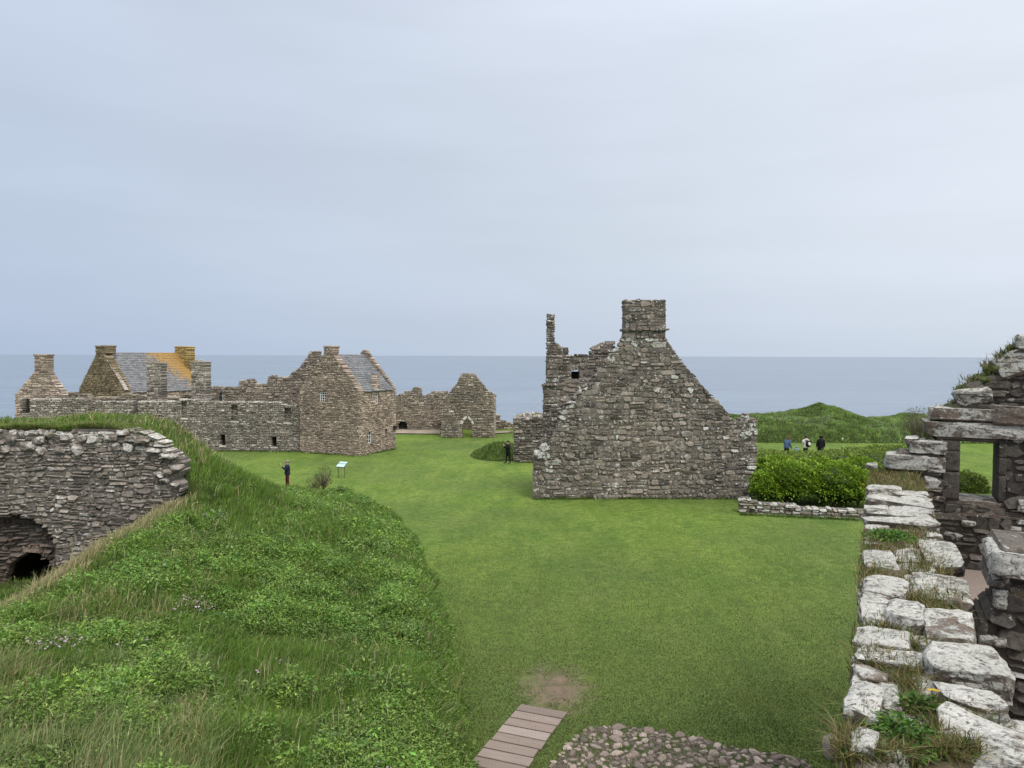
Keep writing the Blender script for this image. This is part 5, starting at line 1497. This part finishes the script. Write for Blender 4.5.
def lobe(x, y, Y, rx, ry, rz): return (at(x, y, Y=Y), (rx, ry, rz))
SB = (.185, .285, .026)
GS = 'bright green shrubs beside the gabled ruin'
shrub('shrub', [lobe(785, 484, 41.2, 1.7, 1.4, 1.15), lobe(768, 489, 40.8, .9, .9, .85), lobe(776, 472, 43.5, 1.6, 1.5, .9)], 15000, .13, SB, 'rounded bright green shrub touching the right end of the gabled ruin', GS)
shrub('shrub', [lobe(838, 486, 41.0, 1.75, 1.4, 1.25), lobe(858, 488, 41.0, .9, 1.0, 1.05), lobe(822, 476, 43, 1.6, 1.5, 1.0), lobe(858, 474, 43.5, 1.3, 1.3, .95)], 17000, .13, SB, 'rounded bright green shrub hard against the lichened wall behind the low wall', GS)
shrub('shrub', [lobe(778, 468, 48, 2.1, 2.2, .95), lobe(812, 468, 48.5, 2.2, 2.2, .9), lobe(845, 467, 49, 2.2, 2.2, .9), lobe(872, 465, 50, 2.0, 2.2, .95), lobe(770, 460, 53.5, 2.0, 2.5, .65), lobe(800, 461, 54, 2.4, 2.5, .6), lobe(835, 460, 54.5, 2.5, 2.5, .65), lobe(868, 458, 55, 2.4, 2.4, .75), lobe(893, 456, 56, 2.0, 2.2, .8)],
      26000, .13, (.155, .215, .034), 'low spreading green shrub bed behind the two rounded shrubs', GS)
shrub('shrub', [lobe(966, 490, 46, 1.3, 1.1, 1.1), lobe(976, 496, 45.5, .9, .9, .8)], 7000, .13, (.12, .165, .03), 'green bush on the lawn seen through the square window opening')

# twiggy grey bush on the hillock's foot
def twiggy(name, c, h, r, n, label, leaf, leafcol, cat='bush', tw=.012):
    t = thing(name, c, label, cat); mb = MB()
    for i in range(n):
        w_ = random.uniform(0, 6.28); q_ = random.uniform(.2, 1) ** .6 * r; hh = h * random.uniform(.55, 1) * (1 - .35 * (q_ / r) ** 2)
        e = c + Vector((math.cos(w_) * q_, math.sin(w_) * q_, hh)); m_ = c.lerp(e, .5) + Vector((random.gauss(0, .06) * r, random.gauss(0, .06) * r, .08 * h))
        mb.tube([c - UP * .05, m_, e], [tw * 1.5, tw, tw * .4], 4, (.17, .135, .10))
        for k in range(3):
            s_ = m_.lerp(e, random.random()); mb.tube([s_, s_ + Vector((random.gauss(0, .14) * r, random.gauss(0, .14) * r, random.uniform(.05, .2) * h))], [tw * .7, tw * .3], 3, (.2, .16, .11))
    mb.build('branches', M_SHRUB, t)
    k = leaf; d = rng.normal(0, 1, (k, 3)); d /= np.linalg.norm(d, axis=1, keepdims=True)
    rr_ = rng.uniform(.5, 1, k) ** .5
    PP = np.array(c) + np.array([0, 0, h * .52]) + d * rr_[:, None] * np.array([r, r, h * .48])
    leaves('foliage', PP, d + rng.normal(0, .6, (k, 3)), rng.uniform(.05, .11, k), jitcol(leafcol, k, .3, .12), M_SHRUB, .5, t)
    return t


c = at(917, 432, Y=60); twiggy('dry_bush', c - UP * 1.0, 3.0, 1.25, 110, 'grey half-bare twiggy bush beyond the left side of the square window', 1500, (.13, .135, .065))
c = at(324, 485, Y=45.2); c.z = 0; twiggy('dry_bush', c, 1.5, .55, 60, 'small brown dead-stemmed bush on the lawn beside the information board', 260, (.12, .11, .045), 'bush', .008)
c = at(314, 487, Y=45.0); c.z = 0; twiggy('dry_weed', c, .9, .5, 30, 'low pale dry weeds left of the brown bush near the information board', 200, (.17, .17, .07), 'weeds', .008)

# beyond the window: field wall and dark bushes
Yf = 97; O = Vector((0, Yf, 0))
t = thing('field_wall', (at(975, 422, Y=Yf).x, Yf, 0), 'low white-stoned wall across the lawn seen through the square window opening', 'stone wall')
mb = MB(); masonry(mb, O, RX, FW, plane_px([(930, 432), (930, 420), (1030, 420), (1030, 432)], O, RX), (), .7, .6, .3, 251, .06, .05, .05, lambda u, v: .8, None, lambda u, v: .75, top_white=.3, white=.2)
masonry(mb, O, RX, FW, plane_px([(987, 420), (987, 411), (992, 409), (1000, 410), (1000, 420)], O, RX), (), .7, .6, .3, 252, .06, .05, .05, lambda u, v: .9, None, lambda u, v: .75, top_white=.3, white=.2)
mb.build('wall_face', [M_RANGE, M_RANGE_MORTAR], t)
shrub('shrub', [lobe(948, 419, 99.5, 1.6, 1.3, 1.3), lobe(962, 417, 100, 1.8, 1.4, 1.5), lobe(976, 418, 100, 1.5, 1.3, 1.3)], 5000, .22, (.035, .06, .016), 'dark bushes behind the white-stoned wall seen through the window opening')
# ================================================================== information board, marker post
Yb = 50.0; c = at(341, 478, Y=Yb); c.z = 0
ib = thing('information_board', c, 'pale lectern information board on two thin posts standing on the lawn', 'sign')
a0 = at(335.3, 466.8, Y=Yb - .15); a1 = at(343.8, 467.4, Y=Yb - .2); b0 = at(340, 461.3, Y=Yb + .35); b1 = at(348, 461.6, Y=Yb + .3)
Xv = a1 - a0; Sv = b0 - a0; Sv = Sv.normalized() * .62; Nv = Xv.cross(Sv).normalized(); Nv = Nv if Nv.z > 0 else -Nv
mb = MB(); mb.box(a0 - Nv * .04, Xv, Sv, Nv * .04); pn = mb.build('panel', plain_mat('board_edge', (.10, .11, .11), .5, .05), ib)
mb = MB(); mb.box(a0 + Xv * .04 + Sv * .05 + Nv * .002, Xv * .92, Sv * .9, Nv * .006); mb.build('printed_sheet', plain_mat('pale_print', (.42, .56, .50), .35, .05, 3), pn)
mb = MB(); mb.box(a0 + Xv * .04 + Sv * .50 + Nv * .010, Xv * .92, Sv * .22, Nv * .002); mb.build('picture', plain_mat('print_picture', (.22, .36, .32), .35, .35, 9), pn)
for s_ in (.12, .88):
    p = a0 + Xv * s_ + Sv * .4; mb = MB(); mb.box((p.x - .016, p.y - .016, -.05), (.032, 0, 0), (0, .032, 0), (0, 0, p.z - .02)); mb.build('leg', plain_mat('dark_metal', (.06, .07, .05), .5, .1, 4, .4), ib)
p = at(842.5, 443, z=0)
mp_ = thing('marker_post', (p.x, p.y, 0), 'tiny white marker post on the far lawn at the foot of the hillock', 'post')
mb = MB(); mb.tube([(p.x, p.y, -.05), (p.x, p.y, .40)], [.05, .05], 8); mb.build('post', M_WHITE, mp_)
mb = MB(); mb.tube([(p.x, p.y, .40), (p.x, p.y, .44), (p.x, p.y, .47)], [.065, .065, .02], 8); mb.build('post_cap', M_WHITE, mp_)


# ================================================================== people
def cloth(name, c_, rough=.85): return plain_mat(name, c_, rough, .18, 22, .2)
M_SKIN = plain_mat('skin', (.50, .30, .22), .6, .06, 20)
M_SHOE = cloth('shoe', (.03, .028, .026))


def body(name, parent, jt, mats, foot_m, ztr, zneck, hands):
    """one continuous skinned body; jt: joint -> (pos, radius)"""
    names = list(jt); idx = {k: i for i, k in enumerate(names)}
    ed = [('pelvis', 'waist'), ('waist', 'chest'), ('chest', 'neck'), ('neck', 'chin'), ('chin', 'head'), ('head', 'crown')]
    for s in 'LR':
        ed += [('pelvis', 'hip' + s), ('hip' + s, 'knee' + s), ('knee' + s, 'ankle' + s), ('ankle' + s, 'toe' + s), ('chest', 'sh' + s), ('sh' + s, 'elbow' + s), ('elbow' + s, 'wrist' + s), ('wrist' + s, 'palm' + s)]
    me = bpy.data.meshes.new('body_skeleton'); me.from_pydata([jt[k][0] for k in names], [(idx[a], idx[b]) for a, b in ed], [])
    o = bpy.data.objects.new('body_skeleton', me); C.objects.link(o)
    sk = o.modifiers.new('skin', 'SKIN'); me.skin_vertices or None
    if not me.skin_vertices: me.attributes
    sv = me.skin_vertices[0].data
    for k in names:
        r = jt[k][1]; sv[idx[k]].radius = (r, r) if not isinstance(r, tuple) else r; sv[idx[k]].use_root = (k == 'pelvis')
    ss = o.modifiers.new('sub', 'SUBSURF'); ss.levels = 2; ss.render_levels = 2
    dg = bpy.context.evaluated_depsgraph_get(); dg.update()
    m2 = bpy.data.meshes.new_from_object(o.evaluated_get(dg))
    vs = [Vector(v.co) for v in m2.vertices]; fs = [list(p.vertices) for p in m2.polygons]
    bpy.data.objects.remove(o)
    mb = MB(); mi = []
    mb.add(vs, fs)
    hp = [jt['palmL'][0], jt['palmR'][0]]
    mb.m = []
    for f in fs:
        c_ = sum((vs[i] for i in f), Vector()) / len(f)
        if min((c_ - Vector(h)).length for h in hp) < .085 or c_.z > zneck: mb.m.append(0)
        elif c_.z < .09: mb.m.append(3)
        elif c_.z < ztr: mb.m.append(2)
        else: mb.m.append(1)
    # fingers, thumb, nose, ears
    for s in 'LR':
        w0, p0 = Vector(jt['wrist' + s][0]), Vector(jt['palm' + s][0]); d = (p0 - w0).normalized()
        sd_ = d.cross(Vector((0, -1, .2))).normalized(); nn = d.cross(sd_)
        for i, ln in enumerate((.066, .078, .073, .056)):
            b = p0 + sd_ * (i - 1.5) * .020 - d * .01; mb.tube([b, b + d * ln * .5 + nn * .008, b + d * ln * .8 + nn * .024, b + d * ln * .95 + nn * .04], [.0095, .009, .008, .005], 6, m=0)
        b = p0 - d * .05 - sd_ * .03; mb.tube([b, b - sd_ * .022 + d * .03, b - sd_ * .02 + d * .055 + nn * .012], [.011, .010, .006], 6, m=0)
    h = Vector(jt['head'][0])
    mb.tube([h + Vector((0, -.095, .02)), h + Vector((0, -.122, -.022)), h + Vector((0, -.10, -.03))], [.008, .014, .012], 6, m=0)
    for s in (-1, 1):
        mb.tube([h + Vector((s * .078, .0, .03)), h + Vector((s * .092, .012, .0)), h + Vector((s * .078, .0, -.035))], [.010, .016, .009], 6, m=0)
    return mb, mats


def ell(mb, c, r, seed=0, amp=.08, m=0, sub=3, rot=None): lump(mb, c, r, seed, amp, 6, (.5, .5, .5), sub, 0, rot, m)


def person(loc, yaw, H, label, skin, top_m, leg_m, hair_m, pose, hair='short', coat=None, coat_len=.8, hood=None, lean=0.0, group=None):
    t = thing('person', loc, label, 'person', group); k = H / 1.72
    t.rotation_euler = (0, 0, yaw); t.scale = (k * 1.12, k * 1.12, k)
    l = lean
    J = {'pelvis': ((0, 0, .96), (.15, .115)), 'waist': ((0, -.02 * l, 1.12), (.135, .10)), 'chest': ((0, -.10 * l, 1.34), (.165, .115)), 'neck': ((0, -.18 * l, 1.47), .055), 'chin': ((0, -.02 - .21 * l, 1.53), .068), 'head': ((0, -.02 - .24 * l, 1.61), (.080, .098)), 'crown': ((0, -.01 - .25 * l, 1.675), (.062, .075))}
    st = pose.get('stride', .06)
    for s, sg in (('L', 1), ('R', -1)):
        yy = st * sg
        J['hip' + s] = ((sg * .095, 0, .88), .098); J['knee' + s] = ((sg * .105, yy * .5 - .01, .49), .06); J['ankle' + s] = ((sg * .11, yy + .02, .085), .042); J['toe' + s] = ((sg * .125, yy - .13, .035), (.042, .032))
        J['sh' + s] = ((sg * .185, -.11 * l, 1.39), .062)
        if pose['arms'] == 'phone':
            J['elbow' + s] = ((sg * .235, -.10 - .12 * l, 1.14), .046); J['wrist' + s] = ((sg * .09, -.30, 1.33), .03); J['palm' + s] = ((sg * .065, -.34, 1.40), (.036, .018))
        elif pose['arms'] == 'front':
            J['elbow' + s] = ((sg * .24, .0 - .1 * l, 1.12), .046); J['wrist' + s] = ((sg * .10, -.22 - .1 * l, 1.08), .03); J['palm' + s] = ((sg * .05, -.25 - .1 * l, 1.08), (.036, .018))
        else:
            J['elbow' + s] = ((sg * .24, .03 - .08 * l, 1.11), .046); J['wrist' + s] = ((sg * .25, -.05 - .12 * l, .87), .03); J['palm' + s] = ((sg * .25, -.07 - .12 * l, .79), (.018, .036))
    mb, ms = body('body', t, J, [skin, top_m, leg_m, M_SHOE], None, .93, 1.475, None)
    o = mb.build('body', ms, None, True); o.parent = t
    h = Vector(J['head'][0])
    mb = MB()
    if hair == 'short': ell(mb, h + Vector((0, .022, .035)), (.092, .103, .088), 3, .12)
    else:
        ell(mb, h + Vector((0, .022, .03)), (.096, .105, .092), 3, .12); o2 = None
    hr = mb.build('hair', hair_m, None, True); hr.parent = t
    if hair == 'long':
        mb = MB(); mb.tube([h + Vector((0, .07, .03)), h + Vector((0, .105, -.08)), h + Vector((0, .11, -.20)), h + Vector((0, .10, -.30))], [.07, .088, .08, .035], 12)
        q_ = mb.build('hair_length', hair_m, None, True); q_.parent = hr
    for s in (-1, 1):
        mb = MB(); ell(mb, h + Vector((s * .032, -.088, .008)), (.011, .008, .008), 0, 0, 0, 2); e = mb.build('eye', plain_mat('eye', (.04, .03, .03), .2, .02) if 'eye' not in bpy.data.materials else bpy.data.materials['eye'], None, True); e.parent = t
    if coat:
        mb = MB(); rings = [(1.455, .085, .075, -.17), (1.41, .175, .105, -.14), (1.34, .205, .135, -.10), (1.2, .195, .14, -.05), (1.06, .188, .14, -.02), (.94, .20, .15, 0), (coat_len, .22, .165, 0), (coat_len - .015, .21, .155, 0)]
        n = 20; vs = []
        for z_, rx, ry, dy in rings:
            for i in range(n):
                w_ = 6.2832 * i / n; wr = 1 + .035 * math.sin(3 * w_ + z_ * 14)
                vs.append((rx * wr * math.cos(w_), ry * wr * math.sin(w_) + dy * l, z_))
        fs = [(r * n + i, (r + 1) * n + i, (r + 1) * n + (i + 1) % n, r * n + (i + 1) % n) for r in range(len(rings) - 1) for i in range(n)]
        mb.add(vs, fs)
        ct = mb.build('coat', coat, None, True); ct.parent = t
        for s, sg in (('L', 1), ('R', -1)):
            mb = MB(); a, b, w_ = (Vector(J[q][0]) for q in ('sh' + s, 'elbow' + s, 'wrist' + s)); mb.tube([a + Vector((-sg * .03, 0, .01)), a, a.lerp(b, .5), b, b.lerp(w_, .5), w_], [.06, .078, .07, .062, .055, .046], 12); q_ = mb.build('sleeve', coat, None, True); q_.parent = ct
        if hood:
            mb = MB(); hc = h + Vector((0, .03, .005)) if hood == 'up' else Vector((0, .10 - .16 * l, 1.44)); ell(mb, hc, (.118, .125, .135) if hood == 'up' else (.12, .075, .085), 5, .08)
            q_ = mb.build('hood', coat, None, True); q_.parent = ct
    return t


NAVY, MAROON, BLACK, CREAM, DENIM, GREY = cloth('navy_cloth', (.018, .02, .045)), cloth('maroon_cloth', (.10, .02, .028)), cloth('black_cloth', (.010, .010, .011)), cloth('cream_cloth', (.58, .52, .48)), cloth('denim_cloth', (.06, .10, .17)), cloth('grey_blue_cloth', (.20, .27, .30))
DKH, BRH, GRH = cloth('dark_hair', (.012, .010, .009), .5), cloth('brown_hair', (.085, .045, .025), .5), cloth('grey_hair', (.22, .20, .18), .6)
p = at(287.5, 489, Y=46.0); p.z = 0
person(p, R(75) * -1 + R(10), 1.68, 'person in navy jacket and maroon trousers holding up a white phone', M_SKIN, NAVY, MAROON, GRH, {'arms': 'phone', 'stride': .05}, coat=NAVY, coat_len=.86)
w_ = R(-65); fx = lambda v: Vector((v[0] * math.cos(w_) - v[1] * math.sin(w_), v[0] * math.sin(w_) + v[1] * math.cos(w_), v[2])) * (1.68 / 1.72)
mb = MB(); c_ = p + fx((0, -.375, 1.45)); mb.box(c_ - fx((.05, 0, .08)), fx((.10, 0, 0)), fx((0, .012, 0)), UP * .17); ph = mb.build('phone', M_WHITE); tag(ph, 'white phone held up by the person in the navy jacket', 'phone')
p = at(508, 463.5, z=0)
person(p, R(-70), 1.70, 'person all in black facing left beside the dark wall stub', M_SKIN, BLACK, BLACK, DKH, {'arms': 'phone', 'stride': .11}, coat=BLACK, coat_len=.84)
Yg = 60.5
p = at(820.5, 455, Y=Yg); p.z = 0
person(p, R(170), 1.76, 'person in a long black hooded coat, rightmost on the far lawn', M_SKIN, BLACK, BLACK, DKH, {'arms': 'down', 'stride': .04}, coat=BLACK, coat_len=.62, hood='up')
p = at(805.5, 455, Y=Yg); p.z = 0
person(p, R(195), 1.74, 'dark-haired person in a cream top wearing a backpack on the far lawn', M_SKIN, CREAM, BLACK, DKH, {'arms': 'front', 'stride': .03}, coat=CREAM, coat_len=.80, hood='down')
# backpack worn by that person
yw = R(195); fx = lambda v: Vector((v[0] * math.cos(yw) - v[1] * math.sin(yw), v[0] * math.sin(yw) + v[1] * math.cos(yw), v[2]))
bp = thing('backpack', p + fx((-.06, .22, .95)), 'black backpack with a white pocket on the person in the cream top', 'backpack')
mb = MB(); lump(mb, p + fx((-.08, .22, 1.13)), (.17, .12, .24), 4, .06, 2, (.5, .5, .5), 3, .55, Matrix.Rotation(yw, 3, 'Z')); mb.build('bag_body', BLACK, bp, True)
mb = MB(); lump(mb, p + fx((-.10, .325, 1.14)), (.10, .04, .13), 5, .06, 2, (.5, .5, .5), 3, .55, Matrix.Rotation(yw, 3, 'Z') @ Matrix.Rotation(.4, 3, 'Y')); mb.build('pocket', M_WHITE, bp, True)
for s in (-.1, .1):
    mb = MB(); mb.tube([p + fx((s, .16, 1.33)), p + fx((s, .10, 1.445)), p + fx((s, -.10, 1.40)), p + fx((s * 1.3, -.155, 1.22)), p + fx((s * 1.6, -.05, 1.02)), p + fx((s, .16, .98))], .018, 6); mb.build('strap', BLACK, bp)
p = at(786.5, 455, Y=Yg - .5); p.z = 0
person(p, R(120), 1.74, 'person with long brown hair and blue denim jacket leaning over on the far lawn', M_SKIN, DENIM, BLACK, BRH, {'arms': 'down', 'stride': .05}, 'long', coat=DENIM, coat_len=.82, lean=1.1)
p = at(796.5, 457, Y=Yg - 1.5); p.z = 0
person(p, R(160), 1.12, 'child in a pale grey-blue hooded coat, half hidden by the shrubs', M_SKIN, GREY, BLACK, DKH, {'arms': 'down', 'stride': .03}, coat=GREY, coat_len=.7, hood='up')
